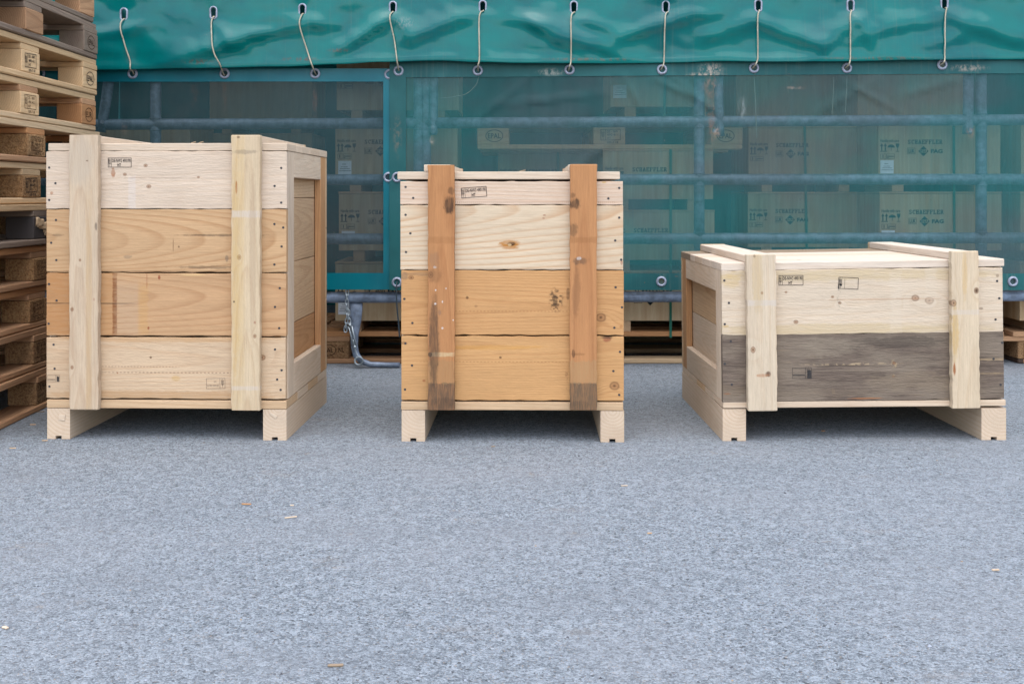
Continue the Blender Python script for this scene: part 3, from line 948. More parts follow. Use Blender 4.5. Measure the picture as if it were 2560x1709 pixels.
B_CHIPD = chipboard('chip_block_dark', (186, 142, 100), (116, 80, 54))
BLK = (30, 28, 30)
t = NT('black_plastic'); B_BLACK = t.done(t.principled(tone((66, 60, 58), 1), 0.75, 0.3))

def stamp_epal(s='EPAL'):
    m = MB()
    m.ellipse_ring(0, 0, 0.040, 0.028, 0.0030)
    m.text(s, -0.029, -0.0115, 0.058, 0.023, 0.015)
    return m.mesh('stamp')
def stamp_ippc():
    m = MB()
    m.frame(-0.045, -0.020, 0.045, 0.030, 0.0022)
    m.quad(-0.024, -0.018, -0.0222, 0.028)
    wheat(m, -0.034, -0.016, 0.016, 0.042)
    m.text('DE - NW', -0.016, 0.014, 0.05, 0.011, 0.01)
    m.text('490 411', -0.016, -0.001, 0.05, 0.011, 0.01)
    m.text('HT', -0.016, -0.015, 0.018, 0.010, 0.01)
    m.text('109-7 18', -0.016, -0.034, 0.05, 0.010, 0.01)
    return m.mesh('stamp')
def wheat(m, x, z, w, h):
    """ear of wheat emblem"""
    m.line(x, z, x, z + h * .45, w * .09)
    m.line(x - w * .35, z + h * .95, x - w * .35, z + h * .55, w * .07)
    m.line(x + w * .05, z + h, x + w * .05, z + h * .55, w * .07)
    for k in range(5):
        zz = z + h * (.3 + .11 * k)
        m.line(x, zz, x + w * .42, zz + h * .09, w * .11)
        m.line(x, zz, x - w * .42, zz + h * .09, w * .11)
    m.ellipse_ring(x, z + h * .42, w * .42, h * .12, w * .08, 12, 180, 360)
ST_EPAL, ST_EUR, ST_IPPC = stamp_epal('EPAL'), stamp_epal('EUR'), stamp_ippc()
m = MB(); m.text('12 9-001', -0.06, 0.012, 0.11, 0.02, 0.0); m.text('D', 0.03, -0.012, 0.012, 0.02, 0.01); m.text('type iv', -0.06, -0.014, 0.05, 0.012, 0.0); m.text('80', -0.06, -0.034, 0.02, 0.012, 0.0); m.text('1200', 0.0, -0.036, 0.045, 0.018, 0.0)
ST_TYPE = m.mesh('stamp')
m = MB(); m.ellipse_ring(-0.02, 0, 0.040, 0.026, 0.0026); m.text('EPAL', -0.048, -0.010, 0.055, 0.02, 0.01); m.text('NL', 0.03, -0.010, 0.026, 0.02, 0.01)
ST_NL = m.mesh('stamp')

DECK_Y = [-0.3275, -0.165, 0.0, 0.165, 0.3275]
DECK_W = [0.145, 0.100, 0.145, 0.100, 0.145]
def pallet(label, loc, rz, deck, string, block, bottom, stamps, group, edge=None, slim=False, rjit=0.004, inks=INK_BURN, seed=0, blocks_by=None):
    th = thing('wooden_pallet', label, 'pallet', loc, rz, group)
    rn = random.Random(seed * 31 + 5)
    for i, (y, w) in enumerate(zip(DECK_Y, DECK_W)):
        mt = edge if (i == 0 and edge) else deck
        board('deck_board', th, (rn.uniform(-rjit, rjit), y, 0.133), (1.2, 0.0215, w), 'l', mt, seg=9, jit=.0018, c=.002, seed=i)
    for x in (-0.5275, 0.0, 0.5275):
        board('stringer_board', th, (x, rn.uniform(-rjit, rjit), 0.111), (0.8, 0.0215, 0.143), 'd', string, seg=2, jit=.001, c=.0025)
    for iy, (y, w) in enumerate(((-0.35, 0.1), (0.0, 0.143), (0.35, 0.1))):
        for ix, x in enumerate((-0.5275, 0.0, 0.5275)):
            mt = block
            if iy == 0 and blocks_by: mt = blocks_by[ix]
            ly = y + rn.uniform(-rjit, rjit) - (0.002 if iy == 0 else 0)
            lx = x + rn.uniform(-rjit, rjit)
            bl = put('block', board_mesh(0.144, w, 0.0775, c=0.003, seg=2, jit=0.001, seed=ix), mt, th, Matrix.Translation((lx, ly, 0.0608)))
            if iy == 0 and stamps and stamps[ix] is not None:
                sm = stamps[ix]
                put('stamp', sm, inks, bl, Matrix.Translation((rn.uniform(-.006, .006), -w / 2 - 0.0011, 0.0)) @ Matrix.Rotation(rn.uniform(-.05, .05), 4, 'Y'))
    for i, (y, w) in enumerate(((-0.35, 0.1), (0.0, 0.143), (0.35, 0.1))):
        board('bottom_board', th, (rn.uniform(-rjit, rjit), y - (0.003 if i == 0 else 0), 0.0109), (1.2, 0.0215, w), 'l', bottom, seg=4, jit=.0009, c=.004, seed=i + 7)
    return th

PX0, PYC = -1.70, 3.80
stack = [  # deck, stringer, block, bottom, stamps, edge, blocks_by, label, dx, dy, yaw
    (W_BROWN, W_BROWN, B_CHIPD, W_BROWN, (None, ST_TYPE, ST_EPAL), None, None, 'brown pallet at the bottom of the stack, standing on the asphalt', .030, .050, 2.0),
    (W_BROWN, W_BROWN, B_CHIPD, W_BROWN, (None, ST_IPPC, None), None, None, 'brown pallet with dark chipboard blocks, second from the ground in the stack', .022, .045, 0.8),
    (W_ORANGE, W_BROWN, B_CHIP, W_BROWN, (None, ST_IPPC, None), None, None, 'brown pallet with a stamped chipboard block, third from the ground in the stack', .012, .035, 1.0),
    (W_BROWN, W_BROWN, B_CHIP, W_BROWN, (None, ST_IPPC, None), W_ORANGE, None, 'pallet with chewed brown block, directly below the one with a black block', .018, .048, 0.3),
    (W_GREY, W_GREY, B_CHIPD, W_GREY, (None, None, None), W_FRESH, None, 'weathered grey pallet with a broken dark block, fifth from the ground', .024, .055, 0.2),
    (W_FRESH, W_FRESH, B_CHIP, W_FRESH, (None, ST_IPPC, None), W_FRESH, None, 'yellowish pallet with a boxed stamp on chipboard, sixth from the ground', .0, .022, -0.2),
    (W_FRESH, W_ORANGE, B_CHIP, W_BROWN, (None, ST_IPPC, None), W_PALE, None, 'pallet with orange chipboard block, level with the top of the tall crate', .006, .045, 0.2),
    (W_PALE, W_BROWN, W_PALE, W_PALE, (None, ST_IPPC, ST_EUR), W_FRESH, (W_ORANGE, W_FRESH, W_ORANGE), 'pale pallet whose rear block carries the oval EUR mark', .0, .0, -0.2),
    (W_FRESH, W_FRESH, W_FRESH, W_FRESH, (None, ST_IPPC, ST_EPAL), W_FRESH, None, 'fresh yellow pallet with clear black EPAL and boxed marks', .003, .010, 0.0),
    (W_GREY, W_GREY, W_GREY, W_GREY, (None, None, ST_EPAL), W_GREY, (W_BROWN, W_BROWN, W_GREY), 'weathered grey pallet with a greyed EPAL mark, near the stack top', .008, .012, 0.6),
    (W_GREY, W_BROWN, W_BROWN, W_GREY, (None, None, None), None, None, 'topmost visible brown pallet, cut off by the upper picture edge', -.004, -.01, -0.4),
    (W_BROWN, W_BROWN, W_BROWN, W_BROWN, (None, None, None), None, None, 'pallet closing the stack above the picture edge', .0, .0, 0.3)]
for i, (dk, stg, bl, bt, stp, edge, by, lab, dx, dy, yaw) in enumerate(stack):
    if i == 11: continue
    p = pallet(lab, (PX0 - 0.4 + dx, PYC + dy, 0.1458 * i + 0.0004), R(90) + R(yaw), dk, stg, bl, bt, stp, 'pallets in the tall stack', edge,
               inks=INK if i in (5, 8) else INK_BURN, seed=i, blocks_by=by)
    if i == 4:   # the middle block is a black plastic one, torn on its outer face
        for ch in p.children:
            if ch.name.startswith('block') and abs(ch.location.x) < .1 and ch.location.y < -.2:
                ch.material_slots[0].material = B_BLACK
                ch['label'] = 'black block with torn pale splinters'
                rn = random.Random(3)
                for k in range(4):
                    w = board_mesh(0.05 + 0.02 * rn.random(), 0.012, 0.030, c=.004, seg=3, jit=.006, seed=40 + k)
                    put('splinter', w, W_PALE, ch, Matrix.Translation((-0.03 + 0.03 * k, -0.052, 0.022 - 0.017 * k)) @ Matrix.Rotation(rn.uniform(-.5, .5), 4, 'Y') @ Matrix.Rotation(rn.uniform(-.2, .2), 4, 'Z'))

# ------------------------------------------------------------------ plywood crates behind the nets
def plymat(name, light, dark):
    t = NT(name)
    tc = t.node('ShaderNodeTexCoord').outputs['Object']
    rnd = t.node('ShaderNodeObjectInfo').outputs['Random']
    v = t.vmath('ADD', tc, t.node('ShaderNodeCombineXYZ', {'X': t.math('MULTIPLY', rnd, 13.0), 'Y': 0.0, 'Z': t.math('MULTIPLY', rnd, 3.0)}).outputs[0])
    a = t.noise(t.vmath('MULTIPLY', v, (28, 28, 2.2)), 1.0, 3.0, 0.6)
    b = t.noise(t.vmath('MULTIPLY', v, (5, 5, 1.4)), 1.0, 2.0)
    fr = t.math('FRACT', t.math('MULTIPLY', b, 9.0))
    sp = t.noise(t.vmath('MULTIPLY', v, (22, 22, 14)), 1.0, 3.0)
    c = t.mix(t.smooth(a, 0.3, 0.75), tone(light), tone(dark))
    c = t.mix(t.math('MULTIPLY', fr, 0.3), c, tone(dark))
    c = t.mix(t.smooth(sp, 0.72, 0.78, 0, 0.5), c, tone((120, 78, 48)))
    c = t.mix(t.math('MULTIPLY', rnd, 0.3), c, tone((206, 160, 112)))
    return t.done(t.principled(c, 0.65, 0.3, 0.0, t.bump(a, 0.001, 0.4)))
PLY = plymat('plywood', (232, 206, 168), (204, 168, 126))
W_RUN = wood('crate_runner', (222, 184, 140), (184, 138, 95), 130, contrast=.4, tint=.1)
t = NT('paper'); PAPER = t.done(t.principled(tone((232, 236, 244), .85), 0.6, 0.3))
t = NT('green_strap'); STRAP = t.done(t.principled(tone((20, 92, 74), 1), 0.4, 0.5))

def slab(m, ch, x, z, w, h, th):
    """slab-serif capitals drawn with strokes (th), fitted into a w x h box"""
    s = th * .8
    def V(u): m.quad(x + u, z + s * .5, x + u + th, z + h - s * .5)
    def S(u, top, l): m.quad(x + u - l, (z + h - s) if top else z, x + u + th + l, (z + h) if top else z + s)
    if ch in 'HEFLR':
        V(w * .12); S(w * .12, True, w * .12); S(w * .12, False, w * .12)
    if ch == 'H':
        u = w * .88 - th
        V(u); S(u, True, w * .12); S(u, False, w * .12); m.quad(x + w * .12 + th, z + h * .45, x + u, z + h * .45 + s, 0)
    if ch in 'EF':
        m.quad(x + w * .12, z + h - s, x + w * .95, z + h, -.0001); m.quad(x + w * .95 - th * .7, z + h * .68, x + w * .95, z + h - s)
        m.quad(x + w * .12 + th, z + h * .45, x + w * .75, z + h * .45 + s)
    if ch in 'EL':
        m.quad(x + w * .12, z, x + w * .97, z + s, -.0001); m.quad(x + w * .97 - th * .7, z + s, x + w * .97, z + h * .34)
    if ch == 'R':
        m.quad(x + w * .12, z + h - s, x + w * .7, z + h, -.0001); m.quad(x + w * .12 + th, z + h * .42, x + w * .7, z + h * .42 + s)
        m.quad(x + w * .86 - th, z + h * .5, x + w * .86, z + h * .92); m.line(x + w * .5, z + h * .45, x + w * .85, z + s * .5, th, -.0001); m.quad(x + w * .7, z, x + w, z + s)
    if ch == 'A':
        m.line(x + w * .5, z + h, x + w * .15, z + s * .4, th); m.line(x + w * .5, z + h, x + w * .85, z + s * .4, th, -.0001)
        m.quad(x + w * .28, z + h * .28, x + w * .72, z + h * .28 + s, -.0002); S(w * .12, False, w * .1); S(w * .86 - th, False, w * .1); m.quad(x + w * .3, z + h - s, x + w * .62, z + h, -.0003)
    if ch == 'C':
        m.ellipse_ring(x + w * .52, z + h / 2, w * .46, h / 2, th, 14, 45, 315)
        m.quad(x + w * .9 - th * .4, z + h * .66, x + w * .9 + th * .3, z + h, -.0001)
    if ch == 'S':
        m.ellipse_ring(x + w * .5, z + h * .73, w * .40, h * .27, th * .95, 10, 20, 270); m.ellipse_ring(x + w * .5, z + h * .27, w * .42, h * .27, th * .95, 10, -160, 90, -.0001)
        m.quad(x + w * .84, z + h * .68, x + w * .94, z + h, -.0002); m.quad(x + w * .06, z, x + w * .16, z + h * .32, -.0002)

def crate_print():
    """care symbols and the maker's marks; origin at the panel's upper left corner"""
    k = 1 / 553.3
    m = MB()
    def tx(s, x0, x1, y0, y1, b=0.02): m.text(s, x0 * k, -y1 * k, (x1 - x0) * k, (y1 - y0) * k, b)
    tx('Handle with care', 5, 51, 44, 51.5, 0.015)
    for x in (8, 17):     # two arrows up
        m.quad((x - 1.4) * k, -73 * k, (x + 1.4) * k, -60 * k)
        m.poly([((x - 4) * k, -61.5 * k), (x * k, -54.5 * k), ((x + 4) * k, -61.5 * k)])
    m.quad(4 * k, -75.5 * k, 21 * k, -73.5 * k)
    m.poly([(31.5 * k + 9 * k * math.cos(R(a)), -65 * k + 7.5 * k * math.sin(R(a))) for a in range(0, 181, 15)])   # umbrella
    m.quad(30.9 * k, -73 * k, 32.1 * k, -65 * k)
    m.poly([(43 * k, -55 * k), (44 * k, -62 * k), (46 * k, -65.5 * k), (49 * k, -65.5 * k), (51 * k, -62 * k), (52 * k, -55 * k)])   # glass
    m.quad(47 * k, -74 * k, 48 * k, -65.5 * k); m.quad(43.5 * k, -75.2 * k, 51.5 * k, -73.9 * k)
    m.frame(5 * k, -93 * k, 40 * k, -81 * k, 0.7 * k)
    m.quad(10 * k, -91 * k, 12 * k, -83 * k); m.quad(19 * k, -92 * k, 20 * k, -82 * k); m.quad(21 * k, -88 * k, 38 * k, -86 * k); m.quad(21 * k, -91.5 * k, 25 * k, -90 * k)
    x0 = 73.0
    for i, ch in enumerate('SCHAEFFLER'):
        slab(m, ch, (x0 + i * 8.75) * k, -56 * k, 7.9 * k, 10.5 * k, 2.1 * k)
    m.frame(72.5 * k, -81.2 * k, 92 * k, -66 * k, 0.8 * k); tx('LUK', 75, 90, 68.5, 78.5, 0.03)
    # diamond with knocked-out letters: built as bands round the letters' strip
    c, h = 112.5, 12.8
    m.poly([((c - h) * k, -74 * k), ((c - h + 9.6) * k, -64.4 * k), ((c + h - 9.6) * k, -64.4 * k), (c * k, -61.2 * k)][:2] + [(c * k, -61.2 * k), ((c + h - 9.6) * k, -64.4 * k), ((c + h - 4) * k, -70 * k), ((c - h + 4) * k, -70 * k)])
    m.poly([((c - h + 4) * k, -78 * k), ((c + h - 4) * k, -78 * k), (c * k, -86.8 * k)])
    m.poly([((c - h) * k, -74 * k), ((c - h + 4) * k, -78 * k), ((c - h + 4) * k, -70 * k)], -.0001)
    m.poly([((c + h) * k, -74 * k), ((c + h - 4) * k, -70 * k), ((c + h - 4) * k, -78 * k)], -.0001)
    tx('INA', c - 8, c + 8, 70.6, 77.4, 0.02)
    tx('FAG', 131, 160.5, 69, 79, 0.045)
    return m.mesh('print')
PRINT = crate_print()
m = MB()
for (x0, x1, z) in ((.018, .036, -.014), (.012, .044, -.026), (.008, .052, -.034), (.005, .058, -.043)):
    m.quad(x0, z - .0022, x1, z)
LABTXT = m.mesh('label_text')
PAPERM = mesh_from('label', [(0, 0, -.06), (.06, 0, -.06), (.06, 0, 0), (0, 0, 0)], [(0, 1, 2, 3)])

def ply_crate(label, xl, w, z0, h, Yf, D=0.40, pr=True, paper=None, run=0.050, dx=0.0, group='plywood crates stacked behind the nets'):
    """xl, w in metres; z0 = underside of the runners"""
    th = thing('plywood_crate', label, 'crate', (xl + w / 2 + dx, Yf, z0), 0, group)
    zb = run
    for sx in (-1, 1):
        board('runner', th, (sx * (w / 2 - 0.09), D / 2, run / 2), (D - .01, run - .0005, 0.05), 'd', W_RUN, c=.001)
    fpn = board('front_panel', th, (0, 0.005, zb + h / 2 - 0.005), (w, 0.010, h - 0.010), 'f', PLY, c=.0008, jit=0)
    board('back_panel', th, (0, D - 0.005, zb + h / 2 - 0.005), (w, 0.010, h - 0.010), 'f', PLY, c=.0008, jit=0)
    for sx in (-1, 1):
        board('side_panel', th, (sx * (w / 2 - 0.005), D / 2, zb + h / 2 - 0.005), (D - 0.021, 0.010, h - 0.0105), 's', PLY, c=.0008, jit=0)
    board('lid', th, (0, D / 2, zb + h - 0.0045), (w + .003, 0.009, D + .004), 'l', W_RUN, c=.0008, jit=.0003)
    top = h / 2 - 0.005
    if pr:
        put('print', PRINT, INK_TEAL, fpn, Matrix.Translation((-w / 2, -0.0062, top + 0.010)))
    if paper:
        pl = put('label', PAPERM, PAPER, fpn, Matrix.Translation((-w / 2 + paper[0], -0.0066, top + 0.010 - paper[1])))
        put('label_text', LABTXT, INK_FAINT, pl, Matrix.Translation((0, -0.0006, 0)))
    return th

K = 553.3
def X4(px, Y=Z_STACK): return (px - 1280) / F_PX * Y
ZD = 0.1435
WB = 0.552
GP = 'pallets under the plywood crates'
pallet('brown pallet behind the narrow crate with an EPAL NL mark on its block', (X4(793) + 0.6, Z_STACK + 0.4, 0.0004), 0, W_BROWN, W_BROWN, B_CHIPD, W_BROWN, (ST_NL, ST_IPPC, None), GP, W_ORANGE, seed=51)
pallet('pallet visible between the narrow and the low crate, light front board', (X4(1478) + 0.6, Z_STACK + 0.4, 0.0004), 0, W_BROWN, W_BROWN, B_CHIPD, W_PALE, (None, ST_IPPC, None), GP, W_ORANGE, seed=52)
pallet('pallet hidden behind the low crate under the right-hand plywood stack', (X4(2170) + 0.4, Z_STACK + 0.6, 0.0004), R(90), W_BROWN, W_BROWN, B_CHIPD, W_BROWN, (None, None, None), GP, None, seed=53)
pallet('dark pallet at the right picture edge, its blocks showing beside the low crate', (X4(2546) + 0.4, Z_STACK + 0.6, 0.0004), R(90), W_BROWN, W_BROWN, B_CHIPD, W_DARK, (None, None, None), GP, None, seed=54)
pallet('pallet at the far left under the dim crates behind the grey net', (X4(120) + 0.6, Z_STACK + 0.4, 0.0004), 0, W_BROWN, W_BROWN, B_CHIPD, W_BROWN, (ST_EPAL, ST_IPPC, ST_EPAL), GP, None, seed=55)

pitch = 0.317
rows = ['lowest', 'second', 'third', 'fourth']
jx = [0.0, 0.016, 0.0, 0.006]
for r in range(4):
    ply_crate('plywood crate behind the overlap of the nets, %s from the ground' % rows[r], X4(838), WB, ZD + r * pitch, 0.266, Z_STACK + .004, 0.4, True, (0.013, 0.178) if r < 3 else None, dx=jx[r])
for r in range(4):
    ply_crate('plywood crate in the rightmost full stack behind the low crate, %s from the ground' % rows[r], X4(2202.5), WB, ZD + r * pitch, 0.266, Z_STACK + .004 + 0.003 * r + (.28 if r == 3 else 0), 0.4, r < 3, (0.008, 0.175) if r in (1, 2) else None, dx=-.004 * r)
for r in range(4):
    ply_crate('set-back plywood crate beside the middle fence post, %s from the ground' % rows[r], X4(1868, 5.2), WB, ZD + r * pitch, 0.266, 5.2 + (.3 if r == 3 else 0), 0.4, r < 3, None, dx=.003 * r)
pit2 = 0.2745
for r in range(3):
    ply_crate('flatter plywood crate under the raised pallet, %s from the ground' % rows[r], X4(1511), 0.498, ZD + r * pit2, 0.226, Z_STACK + .004, 0.4, True, None, dx=(0.004, 0.0, -0.006)[r])
for r in range(3):
    ply_crate('dim set-back plywood crate left of the flatter crates, %s from the ground' % rows[r], X4(1248, 5.2), 0.498, ZD + r * pit2, 0.226, 5.2, 0.4, True, None, dx=(0.004, 0.0, -0.006)[r])
zp = ZD + 3 * pit2 + 0.001
pallet('raised pallet on top of the flatter plywood crates with EPAL marks', (X4(1194) + 0.6, Z_STACK + 0.41, zp), 0, W_FRESH, W_FRESH, W_FRESH, W_FRESH, (ST_EPAL, ST_IPPC, ST_EPAL), GP, W_PALE, seed=56, inks=INK)
ply_crate('plywood crate with a paper label standing on the raised pallet', X4(1528), 0.50, zp + ZD, 0.27, Z_STACK + .03, 0.4, False, (0.012, 0.17), dx=0)
for r in range(4):
    ply_crate('dim plywood crate behind the grey net right of the tall crate, %s from the ground' % rows[r], X4(520, 5.8), WB, ZD + r * pitch, 0.266, 5.8, 0.4, r < 2, None, dx=.003 * r)
for r in range(3):
    ply_crate('dim plywood crate behind the tall crate and pallets, %s from the ground' % rows[r], X4(180, 5.1), WB, ZD + r * pitch, 0.266, 5.1, 0.4, False, None, dx=.003 * r)
for r in range(3):
    ply_crate('plywood crate cut off by the right picture edge, %s from the ground' % rows[r], X4(2552), WB, ZD + r * pitch, 0.266, Z_STACK + .01, 0.4, False, None, dx=.003 * r)
# packing straps round the stacks
def strap(label, px, Y, z0, z1, tilt=0.0):
    m = MB()
    x = X4(px, Y)
    y = Y - 0.0075
    w = 0.0055
    x2 = x + tilt
    for (ya, yb) in ((y, y + 0.0012),):
        m.add([(x - w, ya, z0), (x + w, ya, z0), (x2 + w, ya, z1), (x2 - w, ya, z1), (x - w, yb, z0), (x + w, yb, z0), (x2 + w, yb, z1), (x2 - w, yb, z1)],
              [(0, 1, 2, 3), (7, 6, 5, 4), (0, 4, 5, 1), (1, 5, 6, 2), (2, 6, 7, 3), (3, 7, 4, 0)])
    m.add([(x2 - w, y, z1), (x2 + w, y, z1), (x2 + w, y + .41, z1), (x2 - w, y + .41, z1), (x2 - w, y, z1 + .001), (x2 + w, y, z1 + .001), (x2 + w, y + .41, z1 + .001), (x2 - w, y + .41, z1 + .001)],
          [(3, 2, 1, 0), (4, 5, 6, 7), (0, 1, 5, 4), (1, 2, 6, 5), (2, 3, 7, 6), (3, 0, 4, 7)])
    tag(put('packing_strap', m.fix('packing_strap'), STRAP), label, 'strap', 'green packing straps')
strap('green strap round the flatter crates, seen right of the narrow crate', 1676, Z_STACK + .004, 0.118, ZD + 3 * pit2 - .0005)
strap('green strap round the set-back crates beside the middle fence post', 2020, 5.2, 0.03, ZD + 3 * pitch - .0005, -.018)
strap('green strap round the rightmost full crate stack', 2386, Z_STACK + .003, 0.03, ZD + 3 * pitch - .0005, -.006)
strap('green strap round the dim set-back crates above the narrow crate', 1395, 5.2, 0.03, ZD + 3 * pit2 - .0005)
strap('green strap round the crate on the raised pallet', 1660, Z_STACK + .026, zp + ZD - .012, zp + ZD + .3205, .008)

# ------------------------------------------------------------------ the three timber crates
NAILM = None
def nail_mesh():
    vs, fs = [], []
    for k in range(7):
        a = 2 * math.pi * k / 7
        vs += [(0.0042 * math.cos(a), 0.001, 0.0040 * math.sin(a)), (0.0038 * math.cos(a), -0.0006, 0.0036 * math.sin(a))]
    for k in range(7):
        a, b = 2 * k, 2 * ((k + 1) % 7)
        fs.append((a, b, b + 1, a + 1))
    fs.append(tuple(2 * k + 1 for k in range(7)))
    me = mesh_from('nail', vs, fs)
    bm = bmesh.new(); bm.from_mesh(me); bmesh.ops.recalc_face_normals(bm, faces=bm.faces); bm.to_mesh(me); bm.free()
    return me
NAILM = nail_mesh()

def ippc_stamp(kind=0):
    m = MB()
    if kind == 0:
        m.frame(-.041, -.0165, .041, .0165, .0015)
        m.quad(-.0295, -.0155, -.0285, .0155)
        wheat(m, -.0352, -.014, .0085, .029)
        m.text('DE-NW3 490190', -.0265, .0010, .0645, .0115, 0.008)
        m.text('HT', -.008, -.0135, .0125, .0105, 0.015)
    elif kind == 1:      # older faint stamp, upside down
        m.frame(-.036, -.020, .036, .020, .0012)
        m.quad(.0155, -.019, .0165, .019)
        wheat(m, .026, -.016, .012, .034)
        m.text('DE-NW3 490190', -.033, -.011, .045, .007, 0.0, rot=math.pi)
        m.text('HT', -.008, .004, .010, .007, 0.0, rot=math.pi)
    elif kind == 2:      # empty box with a smudged emblem
        m.frame(-.031, -.018, .031, .018, .0014)
        wheat(m, -.025, -.017, .012, .034); m.quad(-.0312, -.0195, -.0285, -.004)
        m.quad(-.012, -.017, -.0113, .012); m.poly([(-.027, -.004), (-.019, -.003), (-.021, -.010), (-.026, -.008)])
    elif kind == 3:
        m.frame(-.030, -.017, .030, .017, .0012)
        m.quad(.0105, -.0165, .0118, .0165); wheat(m, .021, -.016, .011, .032)
        m.quad(.0165, -.0165, .0285, .008, .0001); m.quad(-.029, -.008, .009, -.0045)
    elif kind == 4:      # narrow old mark on the side rail
        m.frame(-.020, -.016, .020, .016, .001); wheat(m, 0, -.014, .014, .028)
    return m.mesh('stamp')
STAMPS = [ippc_stamp(i) for i in range(5)]

class Crate:
    def __init__(self, label, xl_px, xr_px, yb_l, yb_r, yaw, group=None):
        Zl, Zr = CAM_H * F_PX / (yb_l - HY), CAM_H * F_PX / (yb_r - HY)
        self.a = R(yaw)
        Zm = (Zl + Zr) / 2
        self.nx, self.ny = -math.sin(self.a), math.cos(self.a)
        self.O = Vector((((xl_px + xr_px) / 2 - CX) / F_PX * Zm, Zm, 0))
        self.th = thing('timber_crate', label, 'crate', self.O, self.a)
        self.w = self.loc(xr_px, 700)[0] - self.loc(xl_px, 700)[0]
        c = (self.loc(xr_px, 700)[0] + self.loc(xl_px, 700)[0]) / 2
        self.th.location = self.O + Vector((math.cos(self.a), math.sin(self.a), 0)) * c
        self.O = self.th.location.copy()
        self.pre = Matrix.Identity(4)
    def loc(self, px, py, d=0.0):
        """photograph pixel on the plane d behind the front face -> local x, z"""
        u, v = (px - CX) / F_PX, (HY - py) / F_PX
        tt = (d + self.nx * self.O.x + self.ny * self.O.y) / (self.nx * u + self.ny)
        P = Vector((u * tt, tt)) - Vector((self.O.x, self.O.y))
        return P.x * math.cos(self.a) + P.y * math.sin(self.a), CAM_H + v * tt
    def conv(self, o_ctr, ori, items, d):
        out = []
        for b in items:
            b = dict(b)
            x, z = self.loc(b['px'], b['py'], d)
            lx, lz = x - o_ctr[0], z - o_ctr[2]
            s = 1 / 805
            a_, b_ = b['rx'] * s, b['ry'] * s
            if ori == 'v':
                lx, lz = lz, -lx
                a_, b_ = b_, a_
            b.update(x=lx, z=lz, a=a_, b=b_)
            out.append(b)
        return out

def K_(px, py, r): return ('k', px, py, r)
def B_(px, py, rx, ry, c, s=.8, **k): return dict(px=px, py=py, rx=rx, ry=ry, c=c, s=s, **k)
BLACK, DKBR, RUST, YEL, GRY, WHT, RED = (48, 40, 36), (95, 62, 40), (168, 92, 30), (214, 166, 66), (118, 106, 94), (236, 224, 214), (150, 60, 30)
WI = [0]
def hero(cr, name, x0, x1, y0, y1, ori, light, dark, d=0.0, T=0.022, knots=(), blobs=(), pre=None, pz=None, **kw):
    """front board measured in photograph pixels x0..x1, y0 (top)..y1; d = its front face"""
    xm, ym = (x0 + x1) / 2, (y0 + y1) / 2
    xa, zt = cr.loc(x0, y0, d); xb, zb = cr.loc(x1, y1, d)
    xa2 = cr.loc(x0, ym, d)[0]; xb2 = cr.loc(x1, ym, d)[0]
    ctr = ((xa2 + xb2) / 2, d + T / 2, (zt + zb) / 2)
    w, h = xb2 - xa2, zt - zb
    kn = []
    for (_, px, py, r) in knots:
        x, z = cr.loc(px, py, d)
        lx, lz = x - ctr[0], z - ctr[2]
        if ori == 'v': lx, lz = lz, -lx
        kn.append((lx, lz, r / 805))
    WI[0] += 1
    mat = wood('timber_%02d' % WI[0], light, dark, knots=kn, blobs=cr.conv(ctr, ori, blobs, d), seed=WI[0] * 1.37, tint=0.0, **kw)
    dims = (w, T, h - .0012) if ori == 'f' else (h, T, w)
    o = board(name, cr.th, ctr, dims, ori, mat, pre, seg=28, jit=.0015, c=.0016, seed=WI[0])
    o['ctr'] = ctr
    return o
def fixings(cr, o, pts, d=0.0, T=0.022):
    ctr = o['ctr']
    for (px, py) in pts:
        x, z = cr.loc(px, py, d)
        put('nail', NAILM, NAIL, o, Matrix.Translation((x - ctr[0], -T / 2 - 0.0001, z - ctr[2])))
def stamp(cr, o, px, py, kind, rot=0.0, mat=None, k=1.0, T=0.022, d=0.0):
    ctr = o['ctr']
    x, z = cr.loc(px, py, d)
    put('stamp', STAMPS[kind], mat or INK, o, Matrix.Translation((x - ctr[0], -T / 2 - 0.0011, z - ctr[2])) @ Matrix.Rotation(R(-rot), 4, 'Y') @ Matrix.Scale(k, 4))

def runner_mesh(L, W, H):
    """skid with a slot cut along its underside"""
    n, g = 0.0095, 0.010
    p = [(-W / 2, 0), (-n, 0), (-n, g), (n, g), (n, 0), (W / 2, 0), (W / 2, H), (-W / 2, H)]
    vs = [(-L / 2, 0, 0)] * 0
    for x in (-L / 2, L / 2):
        vs += [(x, b - H / 2, -a) for a, b in p]
    fs = [(i, (i + 1) % 8, (i + 1) % 8 + 8, i + 8) for i in range(8)] + [(0, 1, 2, 3, 4, 5, 6, 7)[::-1], tuple(range(8, 16))]
    bm = bmesh.new()
    bv = [bm.verts.new(v) for v in vs]
    for f in fs: bm.faces.new([bv[i] for i in f])
    bmesh.ops.recalc_face_normals(bm, faces=bm.faces)
    bmesh.ops.triangulate(bm, faces=[f for f in bm.faces if len(f.verts) > 4])
    me = bpy.data.meshes.new('runner'); bm.to_mesh(me); bm.free()
    me.materials.append(None)
    return me

